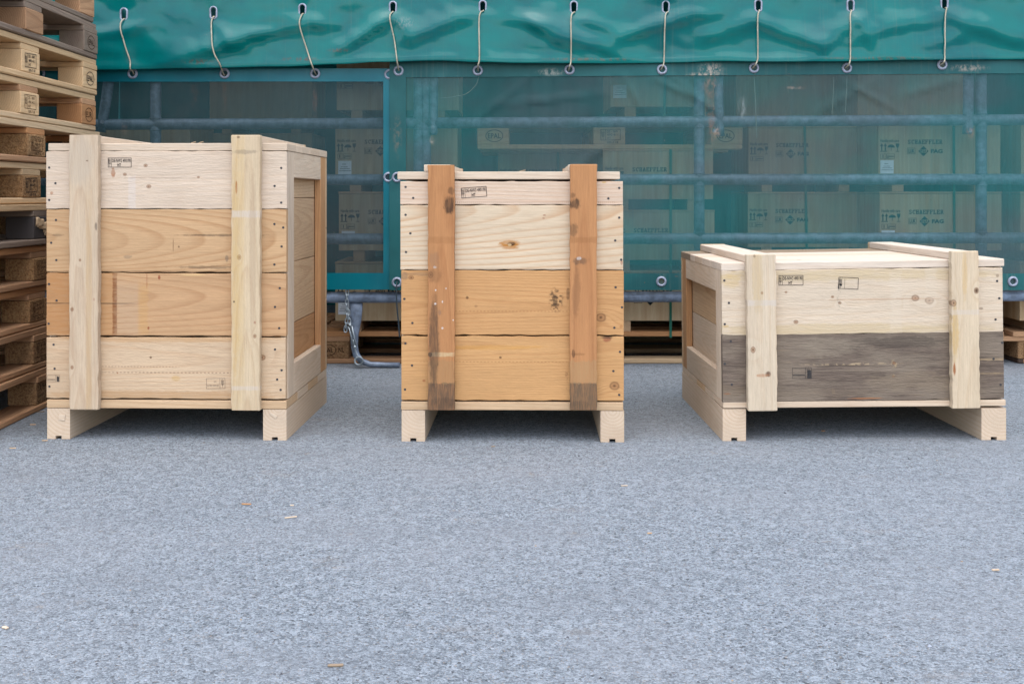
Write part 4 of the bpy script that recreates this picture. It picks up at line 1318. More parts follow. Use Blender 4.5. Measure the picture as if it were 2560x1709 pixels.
def body(cr, D, zb, zt, zl, base_t, runners, rest, side_cols, panel_cols, lid_n, lid_cols, floor_cols, stile_w=0.075, pre=None, lidpre=None, lid_x=(0, 0), lid_gap=0.0, lid_front=0.0, rail_t=0.07, rail_b=0.085, dep_lid=None):
    """everything behind the front face: sides (frame + recessed boards), back, lid boards, floor boards, skids.
       zb..zt = front face, zl = top of lid"""
    th, w = cr.th, cr.w
    T = 0.022
    H = zt - zb
    # floor boards and skids
    nb = len(floor_cols)
    for i, mt in enumerate(floor_cols):
        bw = D / nb
        board('floor_board', th, (0, bw * (i + .5), zb - base_t / 2 - .0008), (w - .002, base_t - .0006, bw - .0012), 'l', mt, pre if i else cr.basepre, seg=6, jit=.0005, seed=60 + i)
    for (xc, rw, mt) in runners:
        rz = zb - base_t - 0.0016
        put('skid', runner_mesh(D - .001, rw, rz - .0004), mt, th, axes((0, 1, 0), (0, 0, 1), (1, 0, 0), (xc, D / 2, rz / 2 + .0002)))
    # back boards
    nbk = 3
    for i in range(nbk):
        bh = H / nbk
        board('back_plank', th, (0, D - T / 2, zb + bh * (i + .5)), (w, T, bh - .001), 'f', rest, pre, seed=80 + i)
    # sides: frame proud of the recessed boards
    for sx in (-1, 1):
        xo = sx * (w / 2 - 0.0115 - .0005)
        y0, y1 = T + .0005, D - T - .0005
        sc, rc, bc = side_cols
        board('side_stile', th, (xo, y0 + stile_w / 2, zb + H / 2), (H - .001, 0.0225, stile_w), 'sv', sc, pre, seed=1)
        board('side_stile', th, (xo, y1 - stile_w / 2, zb + H / 2), (H - .001, 0.0225, stile_w), 'sv', bc, pre, seed=2)
        rl = y1 - y0 - 2 * stile_w - .001
        board('side_rail', th, (xo, (y0 + y1) / 2, zt - rail_t / 2 - .0005), (rl, 0.0225, rail_t), 's', rc, pre, seed=3)
        board('side_rail', th, (xo, (y0 + y1) / 2, zb + rail_b / 2 + .0005), (rl, 0.0225, rail_b), 's', rc, pre, seed=4)
        n = len(panel_cols)
        tot = sum(p[1] for p in panel_cols)
        z = zt
        for i, (mt, fr) in enumerate(panel_cols):
            ph = H * fr / tot
            board('side_plank', th, (sx * (w / 2 - 0.035), D / 2, z - ph / 2), (D - 2 * T - .002, 0.020, ph - .0014), 's', mt, pre, seg=4, jit=.0009, seed=20 + i)
            z -= ph
    lp = lidpre if lidpre is not None else pre
    dl = dep_lid or D
    ys = 0.0
    lw = lid_x[1] - lid_x[0] + w
    for i, mt in enumerate(lid_cols):
        bw = dl * lid_n[i] / sum(lid_n)
        board('lid_board', th, ((lid_x[0] + lid_x[1]) / 2, lid_front + ys + bw / 2, zl - 0.0118), (lw, 0.0236, bw - .0016), 'l', mt, lp, seg=6, jit=.0005, seed=30 + i)
        ys += bw

def pal(name, light, dark, **k):
    return wood(name, light, dark, **k)
P_PALE = pal('timber_pale', (232, 210, 182), (208, 176, 140), freq=150, contrast=.4, saw=.8, tint=.07)
P_PALE2 = pal('timber_cream', (236, 214, 186), (212, 178, 142), freq=120, contrast=.4, saw=.5, tint=.05, slope=.05)
P_TAN = pal('timber_tan', (226, 192, 148), (194, 152, 106), freq=130, contrast=.5, saw=.7, tint=.08)
P_ORG = pal('timber_orange', (214, 164, 108), (168, 116, 68), freq=130, contrast=.5, saw=.6, tint=.08)
P_RED = pal('timber_reddish', (150, 92, 54), (98, 58, 34), freq=120, contrast=.6, saw=.6, tint=.08)
P_GREYT = pal('timber_greyed', (168, 146, 118), (120, 100, 78), freq=130, contrast=.5, saw=.9, tint=.1, grey=.25)
P_PINK = pal('timber_skid', (232, 208, 178), (206, 170, 134), freq=95, contrast=.5, saw=.3, fiber=.18, tint=.05)

# ---------------- tall crate (left)
c1 = Crate('tall wide pale crate on the left with four broad planks and two upright battens', 115.5, 716.5, 1096.3, 1101.4, -1.6)
c1.basepre = None
D1 = 0.625
nails1 = [[(123, 419), (138.6, 458), (123, 500), (703, 420), (686.5, 465), (703, 506.5)],
          [(140, 550), (128, 606.7), (140.8, 650), (686, 560), (708, 568.7), (704, 616), (686, 661)],
          [(122.4, 710), (141.5, 751), (121.7, 808.7), (699.5, 720), (687.5, 767), (698, 820)],
          [(134, 861), (136.6, 921), (123.6, 965.5), (687.5, 873), (704, 925), (693, 948), (701.6, 974)]]
p = hero(c1, 'front_plank', 115, 717, 378, 522.6, 'f', (230, 208, 182), (208, 176, 142), freq=90, contrast=.3, saw=.95, axis=(.05, .05),
         knots=[K_(364, 414, 4), K_(312, 436, 4), K_(496, 443, 3), K_(372, 466, 5)],
         blobs=[B_(283, 431, 5, 12, RUST, .7, n=1.2), B_(129, 483, 4, 4, RUST, .7), B_(330, 480, 9, 40, WHT, .45, box=True), B_(400, 445, 90, 1.5, DKBR, .35, n=2)])
fixings(c1, p, nails1[0]); stamp(c1, p, 299.5, 406.5, 0, 0, k=.9)
p = hero(c1, 'front_plank', 116, 716, 523, 681.2, 'f', (216, 176, 126), (188, 142, 92), freq=105, contrast=.75, saw=.35, axis=(.05, -.01), slope=.08, wob=.045,
         knots=[], blobs=[B_(555, 588, 90, 3, BLACK, .6, n=1.6, n2=1.2), B_(520, 668, 70, 4, BLACK, .5, n=1.6, n2=1.2), B_(145, 588, 14, 3, BLACK, .4, n=1.4), B_(447, 617, 2.5, 2.5, DKBR, .8), B_(433, 612, 1.2, 16, DKBR, .6),
                          B_(567, 647, 4, 9, GRY, .6), B_(320, 642, 10, 4, GRY, .4, n=1.2), B_(400, 678, 260, 2, DKBR, .35, n=1.4)])
fixings(c1, p, nails1[1])
p = hero(c1, 'front_plank', 116, 715.5, 681.8, 841, 'f', (213, 170, 120), (184, 136, 88), freq=80, contrast=.65, saw=.35, axis=(.06, .03), slope=.07, wob=.05,
         knots=[], blobs=[B_(145, 760, 30, 80, (198, 138, 82), .75, box=True, soft=.06, n=.1), B_(262, 760, 22, 80, (202, 146, 90), .55, box=True, soft=.1, n=.1), B_(287, 760, 5.5, 76, (142, 84, 44), .85, box=True, n=.7), B_(320, 770, 27, 66, (204, 178, 150), .35, box=True, soft=.3),
                          B_(358, 772, 12, 60, (220, 168, 96), .35, box=True, n=1.2), B_(398, 693, 3.5, 6, RED, .85), B_(371, 820, 2.5, 4, RED, .8), B_(367, 700, 2, 20, RED, .35), B_(200, 758, 130, 1.3, BLACK, .7, box=True, n=.4), B_(400, 839, 300, 2, DKBR, .4, n=1.2), B_(480, 687, 30, 2.5, (240, 200, 140), .8)])
fixings(c1, p, nails1[2])
p = hero(c1, 'front_plank', 116, 714, 841.8, 998, 'f', (226, 196, 158), (200, 158, 112), freq=120, contrast=.4, saw=.8, axis=(.05, .02), slope=.02,
         knots=[K_(655, 893, 7)], blobs=[B_(377, 893, 3, 2.5, DKBR, .9), B_(400, 845, 300, 10, (206, 152, 92), .5, n=.8), B_(400, 988, 300, 12, (196, 146, 92), .55, n=.8), B_(440, 931, 170, 1.2, DKBR, .6, dash=.012, n=.2, n2=.2), B_(340, 916, 100, 1.2, DKBR, .45, dash=.010, n=.3, n2=.2),
                                         B_(440, 945, 10, 7, YEL, .35, n=1.2), B_(294, 932, 2, 2, RUST, .6)])
fixings(c1, p, nails1[3]); stamp(c1, p, 539.5, 958, 1, 1, INK_FAINT, .82); stamp(c1, p, 134, 945, 3, 0, INK_FAINT, .62)
z_b1 = c1.loc(400, 999)[1]; z_t1 = c1.loc(400, 377.4)[1]; z_l1 = c1.loc(400, 358.2)[1]
base_t1 = z_b1 - c1.loc(400, 1020.5)[1]
xr0, xr1 = c1.loc(117.8, 1050)[0], c1.loc(174.8, 1050)[0]
xq0, xq1 = c1.loc(657.7, 1050)[0], c1.loc(716.0, 1050)[0]
body(c1, D1, z_b1, z_t1, z_l1, base_t1, [((xr0 + xr1) / 2, xr1 - xr0, P_PINK), ((xq0 + xq1) / 2, xq1 - xq0, P_PINK)], P_TAN,
     (P_PALE2, P_PALE, P_ORG), [(P_TAN, .19), (P_TAN, .27), (P_TAN, .26), (P_ORG, .28)], [1, .62, 1.05, 1, 1.1], [P_PALE, P_PALE2, P_PALE, P_PINK, P_PALE], [P_TAN, P_PALE, P_TAN, P_PALE], pre=None,
     lid_x=(c1.loc(120, 360)[0] - c1.loc(115.5, 360)[0], 0.001), rail_t=0.082, rail_b=0.10, stile_w=0.082)
FT = 0.0235
for (x0, x1, y0, y1, lt, dk, kn, bl) in (
        (172.8, 245, 337.5, 1024, (220, 196, 164), (192, 158, 122), [K_(200, 650, 3), K_(180, 773, 4), K_(180, 918, 4)],
         [B_(200, 400, 34, 60, (206, 190, 170), .5, n2=1), B_(222, 800, 7, 280, (206, 166, 112), .45, box=True), B_(218, 402, 3, 2, DKBR, .8), B_(240, 566, 3, 9, BLACK, .6), B_(235, 748, 2, 4, RED, .4)]),
        (578, 649.5, 337.6, 1025.6, (226, 202, 164), (198, 164, 122), [K_(598, 643, 5), K_(637, 840, 4)],
         [B_(596, 640, 14, 330, (222, 184, 118), .4, box=True, n=.8, soft=.5), B_(612, 380, 34, 5, GRY, .4, n=2.2, n2=1.8), B_(591, 468, 2.5, 15, RUST, .85), B_(588, 700, 9, 240, YEL, .22, n=1.3, n2=1.2), B_(612, 535, 40, 8, (226, 210, 194), .7, box=True), B_(613, 970, 40, 5, (226, 210, 194), .6, box=True),
          B_(585, 754, 2.5, 2.5, BLACK, .8), B_(637, 806, 3, 4, RED, .6), B_(632, 640, 8, 200, (190, 160, 130), .4, n=1.2), B_(596, 343, 4, 3, DKBR, .7)])):
    hero(c1, 'batten', x0, x1, y0, y1, 'v', lt, dk, d=-FT - .0008, T=FT, knots=kn, blobs=bl, freq=120, contrast=.4, saw=.8, axis=(.05, .015))
for (xa, xb) in ((175, 246), (579.3, 650)):
    x0, x1 = c1.loc(xa, 340)[0], c1.loc(xb, 340)[0]
    board('cleat', c1.th, ((x0 + x1) / 2, D1 / 2, z_l1 + 0.012), (D1, 0.0225, x1 - x0), 'd', P_PALE2, None, seg=5, jit=.0006, seed=90)
    board('back_batten', c1.th, ((x0 + x1) / 2, D1 + FT / 2 + .0006, (z_l1 + .025 + z_b1 - base_t1) / 2), (z_l1 + .024 - z_b1 + base_t1, FT, x1 - x0), 'v', P_TAN)
# pale chip stuck on the skid ends
for (px, py, an, sz) in ((155, 1043, 5, 7), (683, 1037, 35, 6)):
    x, z = c1.loc(px, py)
    o = put('chip', board_mesh(0.020 if sz == 7 else .026, .0012, 0.019 if sz == 7 else .009, c=.0005, jit=.001, seed=sz), P_PALE2, c1.th, Matrix.Translation((x, -.0008, z)) @ Matrix.Rotation(R(an), 4, 'Y'))

# ---------------- narrow crate (middle)
c2 = Crate('narrow crate in the middle with orange-brown battens over cream and honey planks', 1002, 1559, 1103.4, 1105, -1.0)
c2.basepre = None
D2 = 0.60
p = hero(c2, 'front_plank', 1000.7, 1557.3, 453, 512.2, 'f', (232, 206, 178), (212, 168, 130), freq=120, contrast=.55, saw=.5, axis=(.07, -.05), slope=.01,
         blobs=[B_(1280, 505.5, 150, 1.2, (150, 90, 60), .75, dash=.0062, n=.3, n2=.2), B_(1510, 506, 30, 1.2, (150, 90, 60), .6, dash=.0062, n=.3, n2=.2), B_(1510, 456, 6, 2, YEL, .7)])
fixings(c2, p, [(1014, 467.5), (1033, 495), (1548, 470), (1521, 496)]); stamp(c2, p, 1185, 480.5, 0, 4.2, k=.96)
p = hero(c2, 'front_plank', 1001, 1558, 512.8, 675, 'f', (233, 210, 176), (208, 160, 108), freq=75, contrast=.75, saw=.3, axis=(.05, .05), slope=.09, wob=.05,
         knots=[], blobs=[B_(1275, 611.5, 22, 10, (196, 124, 30), .9, n=1.0, n2=1.2), B_(1278, 610, 10, 5, (70, 44, 26), .9, n=.8), B_(1274, 612, 5, 3, (226, 190, 140), .9), B_(1361, 538, 3.5, 1.5, RED, .7), B_(1359, 545.5, 3.5, 1.5, RED, .6), B_(1280, 673, 260, 1.4, DKBR, .5, n=1.4), B_(1554, 657, 3, 5, RED, .5)])
fixings(c2, p, [(1014, 537), (1026, 583), (1015, 630), (1548, 544), (1538, 601), (1553, 649)])
p = hero(c2, 'front_plank', 1003, 1559.4, 675.6, 838, 'f', (220, 168, 104), (188, 132, 72), freq=150, contrast=.55, saw=.45, axis=(.06, .02), slope=.02, wob=.02,
         knots=[K_(1502, 793, 10), K_(1028, 694, 5)], blobs=[B_(1390, 750, 17, 30, (52, 38, 30), .85, speck=True, n=.4), B_(1388, 752, 6, 14, (46, 36, 30), .7, n=1.4), B_(1168, 744, 3.5, 3.5, DKBR, .8), B_(1420, 735, 4, 14, BLACK, .5, n=1.2), B_(1280, 778, 200, 1, (150, 96, 50), .5, dash=.011, n=.3, n2=.2),
                                               B_(1060, 685, 40, 4, GRY, .35, n=1.2), B_(1010, 690, 9, 10, GRY, .5, n=1.2), B_(1553, 816, 4, 4, RUST, .5), B_(1190, 765, 4, 3, DKBR, .4)])
fixings(c2, p, [(1011, 747), (1031, 807), (1539, 718), (1555, 768), (1536, 819)])
p = hero(c2, 'front_plank', 1003.5, 1559.6, 839.5, 1001.8, 'f', (222, 171, 106), (192, 136, 76), freq=160, contrast=.5, saw=.45, axis=(.05, .055), slope=.015, wob=.015,
         knots=[K_(1536, 964, 10)], blobs=[B_(1251, 893, 4, 3, DKBR, .85), B_(1518, 848, 10, 6, (170, 100, 70), .9, n=.8), B_(1518, 843, 14, 3, (70, 46, 34), .8, n=.8), B_(1060, 951, 4, 3, RED, .6), B_(1416, 945, 4, 26, DKBR, .4, speck=True), B_(1230, 868, 110, 6, (224, 160, 60), .35, n=1.4, n2=1),
                                           B_(1240, 904, 180, 1, (150, 96, 50), .45, dash=.011, n=.3, n2=.2), B_(1010, 857, 8, 4, DKBR, .5, n=1.2)])
fixings(c2, p, [(1013.6, 858), (1030, 913), (1012.6, 973), (1550, 879), (1533.5, 927), (1548, 986.5)])
z_b2 = c2.loc(1280, 1003.6)[1]; z_t2 = c2.loc(1280, 452.7)[1]; z_l2 = c2.loc(1270, 429.3)[1] 
base_t2 = z_b2 - c2.loc(1280, 1024.8)[1]
xa, xb = c2.loc(1004, 1060)[0], c2.loc(1062.4, 1060)[0]
xc, xd = c2.loc(1501.5, 1060)[0], c2.loc(1560.5, 1060)[0]
lx0 = c2.loc(993.5, 440)[0] + c2.w / 2; lx1 = c2.loc(1549.8, 440)[0] - c2.w / 2
body(c2, D2, z_b2, z_t2, z_l2, base_t2, [((xa + xb) / 2, xb - xa, P_PINK), ((xc + xd) / 2, xd - xc, P_PINK)], P_TAN, (P_PALE, P_TAN, P_ORG),
     [(P_TAN, 1), (P_TAN, 1), (P_GREYT, 1)], [1, .8, 1, 1], [P_PALE2, P_PALE, P_PALE, P_PALE], [P_TAN, P_PALE, P_TAN, P_PALE], pre=None, lid_x=(lx0, lx1))
hero(c2, 'batten', 1069.5, 1136.2, 412.5, 1025, 'v', (200, 142, 84), (162, 104, 54), d=-FT - .0008, T=FT, freq=60, contrast=.4, saw=.35, axis=(.03, .01),
     knots=[K_(1077, 687, 6), K_(1117, 999, 6)],
     blobs=[B_(1102, 991, 50, 34, (112, 88, 68), .95, box=True, soft=.06, n=.3, n2=.3), B_(1102, 930, 50, 28, (176, 140, 96), .5, box=True, soft=.1, n=.5), B_(1106, 886, 30, 5, (226, 196, 150), .75, box=True, n=.8),
            B_(1123, 512, 13, 22, (58, 42, 32), .85, n=1.2, n2=1.2), B_(1128, 478, 8, 10, (90, 62, 42), .6, n=1.4), B_(1085, 860, 12, 110, (86, 66, 52), .75, n=.8, n2=.9), B_(1075, 886, 5, 6, BLACK, .8), B_(1110, 1008, 30, 14, (100, 76, 58), .6, n=1.2),
            B_(1089, 725, 1.98, 2.10, WHT, .95, n=.6), B_(1115, 721, 1.65, 2.10, WHT, .95, n=.6), B_(1088, 759, 2.64, 2.45, WHT, .95, n=.6), B_(1106, 754, 1.65, 2.80, WHT, .9, n=.6), B_(1106, 820, 2.64, 2.80, WHT, .9, n=.8), B_(1133, 800, 1.65, 1.75, WHT, .95), B_(1087, 668, 4, 3, WHT, .6, n=1), B_(1099, 781, 4, 7, GRY, .5),
            B_(1086, 690, 18, 18, (120, 84, 56), .4, n=1.2), B_(1102, 600, 34, 8, (150, 98, 54), .3, box=True, n=1), B_(1085, 650, 12, 20, GRY, .3, n=1.4)])
hero(c2, 'batten', 1425, 1492.4, 410.6, 1025, 'v', (202, 144, 86), (164, 106, 56), d=-FT - .0008, T=FT, freq=60, contrast=.4, saw=.35, axis=(.03, -.01),
     blobs=[B_(1458, 991, 50, 34, (118, 96, 74), .95, box=True, soft=.06, n=.3, n2=.3), B_(1458, 930, 50, 27, (186, 150, 106), .6, box=True, soft=.06, n=.4), B_(1437, 510, 13, 14, (50, 38, 32), .85, n=1.2, n2=1.2), B_(1432, 488, 6, 8, (90, 62, 42), .6, n=1.4), B_(1434, 575, 10, 16, (96, 72, 52), .6, n=1.4, n2=1.2),
            B_(1450, 652, 20, 9, (88, 72, 62), .6, n=1.3, n2=1.3), B_(1448, 646, 6, 4, WHT, .7, n=1.2), B_(1434, 884, 4, 9, (70, 48, 36), .7, n=.8), B_(1440, 735, 10, 60, (120, 84, 58), .35, n=1.5, n2=1.3), B_(1458, 600, 34, 7, (152, 98, 54), .35, box=True, n=1), B_(1446, 885, 18, 3, (120, 80, 48), .4, n=1), B_(1448, 1012, 24, 10, (100, 80, 62), .5, n=1.2)])
for (xp, xq) in ((1060, 1126), (1421, 1487)):
    x0, x1 = c2.loc(xp, 420)[0], c2.loc(xq, 420)[0]
    board('cleat', c2.th, ((x0 + x1) / 2, D2 / 2, z_l2 + 0.0112), (D2, 0.021, x1 - x0), 'd', P_PALE2, None, seg=5, jit=.0006, seed=91)
    board('back_batten', c2.th, ((x0 + x1) / 2, D2 + FT / 2 + .0006, (z_l2 + .025 + z_b2 - base_t2) / 2), (z_l2 + .024 - z_b2 + base_t2, FT, x1 - x0), 'v', P_ORG)

# ---------------- low crate (right)
c3 = Crate('low long crate on the right with one cream plank above one weathered grey plank', 1807, 2515.5, 1102, 1100, 0.9)
D3 = 0.725
z_b3 = c3.loc(1807, 1005)[1]
piv = Vector((-c3.w / 2, 0, z_b3))
ROLL = Matrix.Translation(piv) @ Matrix.Rotation(R(-0.62), 4, 'Y') @ Matrix.Translation(-piv)
ROLL2 = Matrix.Translation(piv) @ Matrix.Rotation(R(-0.86), 4, 'Y') @ Matrix.Translation(-piv)
c3.basepre = Matrix.Translation(Vector((0, 0, .0015))) @ Matrix.Translation(piv) @ Matrix.Rotation(R(-0.30), 4, 'Y') @ Matrix.Translation(-piv)
def un(y, x): return y + (x - 1807) * 0.0112     # measured heights brought back to the unrolled crate
p = hero(c3, 'front_plank', 1807.5, 2510, 676.3, 837.2, 'f', (230, 210, 182), (208, 176, 138), pre=ROLL, freq=80, contrast=.3, saw=1.0, axis=(.06, .02), slope=.03,
         knots=[K_(2291, 750, 9), K_(2326, 757, 10), K_(2102, 760, 4), K_(1992, 806, 5), K_(2084, 745, 3), K_(1968, 732, 3)],
         blobs=[B_(2150, 690, 360, 14, (216, 188, 132), .45, n=.8, n2=1.4), B_(2100, 826, 360, 14, (214, 186, 130), .45, n=.7, n2=1.2), B_(2100, 745, 6, 40, (120, 112, 104), .4, speck=True, n=1), B_(2242, 760, 14, 70, (236, 216, 190), .6, box=True, n=.7), B_(2330, 718, 14, 50, (236, 216, 190), .5, box=True, n=.7), B_(2200, 752, 160, 2, (190, 140, 100), .4, n=1.8),
                B_(2497, 696, 4, 4, DKBR, .6), B_(2455, 778, 5, 3, DKBR, .5), B_(1816, 815, 8, 3, YEL, .5), B_(1830, 700, 24, 20, (222, 186, 112), .4, n=1)])
def unp(l): return [(x, un(y, x)) for x, y in l]
fixings(c3, p, unp([(1814, 701), (1825, 757), (1814, 810), (2496, 702), (2501, 745), (2491, 798)]))
stamp(c3, p, 1980.5, un(700.3, 1980), 0, -.2, k=.93); stamp(c3, p, 2124, un(707.5, 2124), 2, -3)
p = hero(c3, 'front_plank', 1807.5, 2510.5, 838, 1004, 'f', (122, 106, 92), (84, 71, 61), pre=ROLL, freq=170, contrast=.6, saw=1.4, mottle=.5, axis=(.05, -.02), slope=.02, grey=.5, fiber=1.1,
         knots=[K_(2236, 912, 4), K_(2234, 945, 3)], blobs=[B_(2236, 914, 8, 10, (206, 176, 130), .6, speck=True), B_(2234, 944, 6, 6, (206, 176, 130), .6, speck=True), B_(2130, 913, 140, 3, (214, 186, 146), .65, speck=True, n=1.2), B_(2150, 929, 220, 1.3, (170, 152, 132), .45, n=1.4), B_(2084, 980, 4, 12, (150, 128, 100), .6, speck=True),
                B_(2160, 999, 40, 2, (176, 110, 60), .7, n=1), B_(1818, 984, 8, 2, (176, 100, 50), .7), B_(2070, 870, 60, 24, (164, 148, 128), .5, n=1.2, n2=2.2), B_(2300, 960, 120, 22, (158, 138, 114), .45, n=1.2, n2=2.2), B_(2250, 860, 110, 14, (62, 54, 48), .5, n=1.2, n2=2.0), B_(2050, 985, 160, 10, (136, 118, 100), .4, n=1, n2=1.4), B_(1820, 975, 50, 14, (140, 120, 98), .5, n=1, n2=1.3), B_(2480, 905, 60, 3, (196, 168, 130), .6, n=1.4), B_(2480, 940, 60, 2, (196, 168, 130), .5, n=1.4)])
fixings(c3, p, unp([(1828.6, 853), (1813, 909), (1830, 961), (2507, 856), (2485, 896.5), (2502, 961)]))
stamp(c3, p, 2005.5, un(932, 2005), 3, 0, INK_FAINT)
z_t3 = c3.loc(1807, 675.4)[1]; z_l3 = c3.loc(1807, 658.0)[1]
base_t3 = z_b3 - c3.loc(1807, 1021.0)[1]
xa, xb = c3.loc(1806.9, 1060)[0], c3.loc(1865, 1060)[0]
xc, xd = c3.loc(2454, 1060)[0], c3.loc(2515.5, 1060)[0]
P_LID3 = wood('lid_pale', (240, 222, 200), (222, 192, 160), freq=70, contrast=.4, saw=.5, tint=.03, slope=.05, knots=[(-.17, 0.02, .006)])
body(c3, D3, z_b3, z_t3, z_l3, base_t3, [((xa + xb) / 2, xb - xa, P_PINK), ((xc + xd) / 2, xd - xc, P_PINK)], P_TAN, (P_PALE2, P_PALE, P_ORG),  # rear side stiles in orange timber: warm bounced light put into their colour
     [(P_TAN, .48), (P_PALE, .52)], [1.05, .9, .8, .55, 1.2], [P_LID3, P_LID3, P_PALE2, P_LID3, P_GREYT], [P_PINK, P_PALE, P_TAN, P_PALE, P_PINK], pre=ROLL, lidpre=ROLL2,
     lid_x=(0.0015, c3.loc(2516.3, 660)[0] - c3.w / 2), rail_t=0.072, rail_b=0.085, stile_w=0.072)
hero(c3, 'batten', 1870.4, 1943.7, 636.7 + .7, 1027.5 + .7, 'v', (228, 208, 178), (206, 172, 132), pre=ROLL, d=-FT - .0008, T=FT, freq=90, contrast=.3, saw=.9, axis=(.05, .02),
     knots=[K_(1908, un(732, 1908), 3), K_(1884, un(874, 1884), 6)], blobs=[B_(1908, un(757, 1908), 40, 7, (226, 212, 198), .7, box=True), B_(1921, un(935, 1921), 6, 7, (92, 52, 30), .9, n=.7), B_(1908, un(938, 1908), 16, 4, (196, 140, 100), .7, n=1), B_(1890, un(640, 1890), 3, 4, DKBR, .6), B_(1898, un(700, 1898), 14, 80, (214, 180, 120), .35, n=1.2)])
hero(c3, 'batten', 2382, 2450.5, 627.9 + 6.6, 1020.6 + 6.6, 'v', (230, 208, 174), (206, 172, 128), pre=ROLL, d=-FT - .0008, T=FT, freq=90, contrast=.35, saw=.8, axis=(.05, -.02),
     knots=[K_(2387, un(757, 2387), 7), K_(2444, un(726, 2444), 6)], blobs=[B_(2444, un(726, 2444), 4, 5, (60, 40, 30), .8), B_(2390, un(830, 2390), 8, 60, YEL, .5, n=1.2, n2=1.2), B_(2387, un(922, 2387), 3, 14, RUST, .9), B_(2415, un(690, 2415), 6, 60, (222, 176, 90), .35, n=1), B_(2420, un(780, 2420), 40, 6, (228, 212, 196), .6, box=True)])
for (xp, xq) in ((1870, 1942), (2382, 2449)):
    x0, x1 = c3.loc(xp, 640)[0], c3.loc(xq, 640)[0]
    board('cleat', c3.th, ((x0 + x1) / 2, D3 / 2 + .002, z_l3 + 0.0118), (D3, 0.0225, x1 - x0), 'd', P_LID3, ROLL2, seg=5, jit=.0006, seed=92)
    board('back_batten', c3.th, ((x0 + x1) / 2, D3 + FT / 2 + .004, (z_l3 + .025 + z_b3 - base_t3) / 2), (z_l3 + .024 - z_b3 + base_t3, FT, x1 - x0), 'v', P_TAN, ROLL)

# ------------------------------------------------------------------ splinters and grit on the yard
def splinter(label, px, py, L, W, ang, mat, Hh=0.004):
    Z = CAM_H * F_PX / (py - HY)
    p = at(px, py, Z)
    L, W, Hh = L * .85, W * .7, Hh * .75
    me = board_mesh(L, Hh, W, c=min(Hh, W) * .3, seg=3, jit=W * .18, seed=int(px))
    o = put('wood_splinter', me, mat, None, Matrix.Translation((p.x, p.y, Hh / 2 + .0004)) @ Matrix.Rotation(R(ang), 4, 'Z') @ axes((1, 0, 0), (0, 0, -1), (0, 1, 0), (0, 0, 0)))
    tag(o, label, 'splinter', 'wood splinters on the asphalt')
splinter('largest tan splinter lying flat near the lower picture edge', 839, 1665, .030, .007, 4, P_GREYT, .005)
splinter('thin crooked pale splinter lying below the tall crate', 727, 1294, .034, .005, 22, P_PALE)
splinter('short pale chip between the tall crate and a crooked splinter', 730, 1264, .011, .006, 0, P_PALE2)
splinter('orange-brown splinter well below the left skid of the tall crate', 616, 1261, .028, .007, -8, P_ORG)
splinter('short dark chip just in front of the narrow crate', 1233, 1117, .014, .006, 10, P_GREYT)
splinter('small pale chip at the left picture edge, low down', 13, 1570, .016, .009, -30, P_PALE2)
splinter('thin pale splinter on open asphalt right of the narrow crate', 1561, 1215, .020, .004, 4, P_PALE)
splinter('pale chip on the asphalt at the lower right', 2489, 1426, .018, .008, 8, P_PINK)
splinter('small pale chip in the middle of the open asphalt', 1624, 1334, .013, .005, 5, P_TAN)
splinter('rust-coloured chip in the shade under the low crate', 2058, 1078, .014, .006, 5, P_ORG)
splinter('long thin splinter beside the pallet stack', 100, 1030, .034, .006, 15, P_GREYT)
splinter('yellowish splinter in front of the pallet stack corner', 82, 1062, .022, .006, 5, P_TAN)
splinter('tan splinter in front of the left skid of the tall crate', 112, 1102, .020, .005, 0, P_TAN)
splinter('tan splinter left of the tall crate, nearer to the camera', 32, 1121, .022, .005, 3, P_TAN)
splinter('tan shaving on the asphalt below the middle of the tall crate', 402, 963, .026, .006, 8, P_TAN)
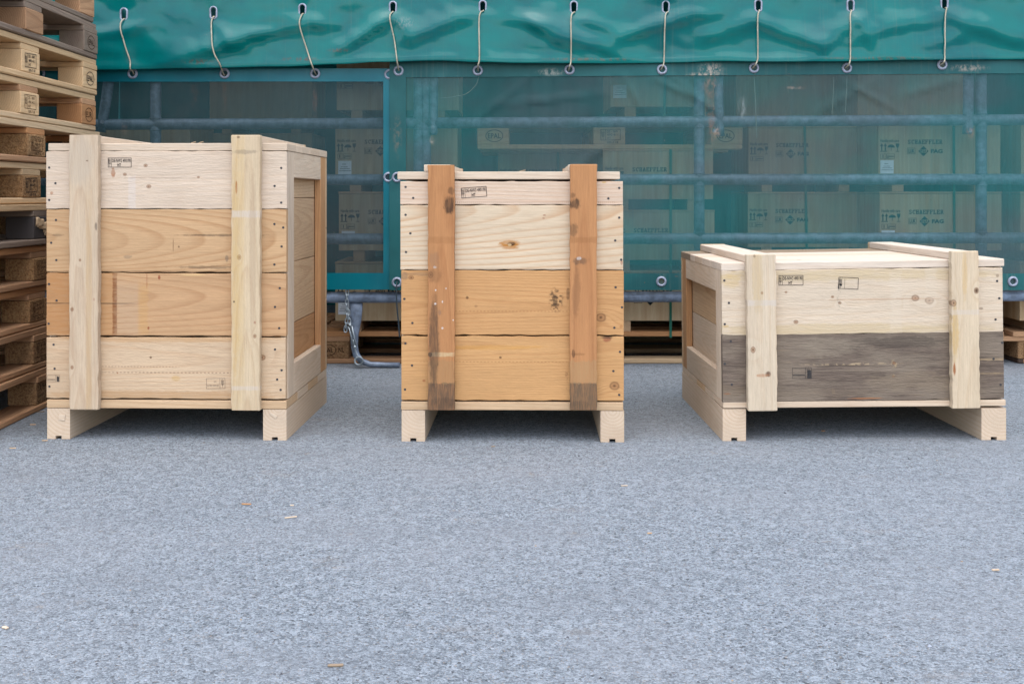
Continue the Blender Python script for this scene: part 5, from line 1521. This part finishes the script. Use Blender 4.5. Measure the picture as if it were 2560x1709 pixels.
# chips left lying on the narrow crate's lid and the tall crate's lid
rn = random.Random(11)
def lid_chip(cr, px, zl, label, L, W, ang, yb):
    x = cr.loc(px, 430)[0]
    o = put('wood_shaving', board_mesh(L, .0018, W, c=.0005, seg=3, jit=.0010, seed=int(px)), P_TAN, None,
            Matrix.Translation(cr.th.location) @ Matrix.Rotation(cr.a, 4, 'Z') @ Matrix.Translation((x, yb, zl + .0032)) @ Matrix.Rotation(R(ang), 4, 'Z') @ Matrix.Rotation(R(-14), 4, 'Y') @ axes((1, 0, 0), (0, 0, -1), (0, 1, 0), (0, 0, 0)))
    tag(o, label, 'shaving', 'shavings on the crate lids')
lid_chip(c2, 1306, z_l2, 'curled shaving on the narrow crate lid', .020, .006, 10, .02)
lid_chip(c1, 480, z_l1, 'left one of two small shavings on the tall crate lid', .014, .004, 20, .015)
lid_chip(c1, 500, z_l1, 'right one of two small shavings on the tall crate lid', .016, .004, -15, .012)

gm = MB()
rn = random.Random(21)
for i in range(1800):
    Z = 1.5 + 3.4 * rn.random() ** 1.3
    x = rn.uniform(-.55, .55) * Z
    s = rn.uniform(.0009, .0030) * (1.0 if rn.random() < .9 else 1.7)
    a = rn.uniform(0, 6.28)
    vs = []
    for k in range(4):
        q = a + k * 1.57 + rn.uniform(-.4, .4)
        vs.append((x + s * math.cos(q) * rn.uniform(.6, 1.3), Z + s * math.sin(q) * rn.uniform(.6, 1.3), 0.0))
    vs.append((x + rn.uniform(-.3, .3) * s, Z + rn.uniform(-.3, .3) * s, s * rn.uniform(.4, .9)))
    gm.add(vs, [(0, 1, 4), (1, 2, 4), (2, 3, 4), (3, 0, 4)])
t = NT('grit')
geo = t.node('ShaderNodeNewGeometry').outputs['Random Per Island']
rp = t.node('ShaderNodeValToRGB', {0: geo})
rp.color_ramp.interpolation = 'CONSTANT'
els = rp.color_ramp.elements
els[0].color = (.14, .15, .18, 1); els[1].position = .5; els[1].color = (.28, .30, .345, 1)
for p_, c_ in ((.74, (.06, .06, .07, 1)), (.965, (.32, .32, .34, 1)), (.98, (.32, .22, .13, 1))):
    e = els.new(p_); e.color = c_
GRIT = t.done(t.principled(rp.outputs[0], .85, .3))
g = put('grit', gm.fix('grit'), GRIT)
g['kind'] = 'stuff'
g['label'] = 'loose grit and crumbs scattered on the asphalt'
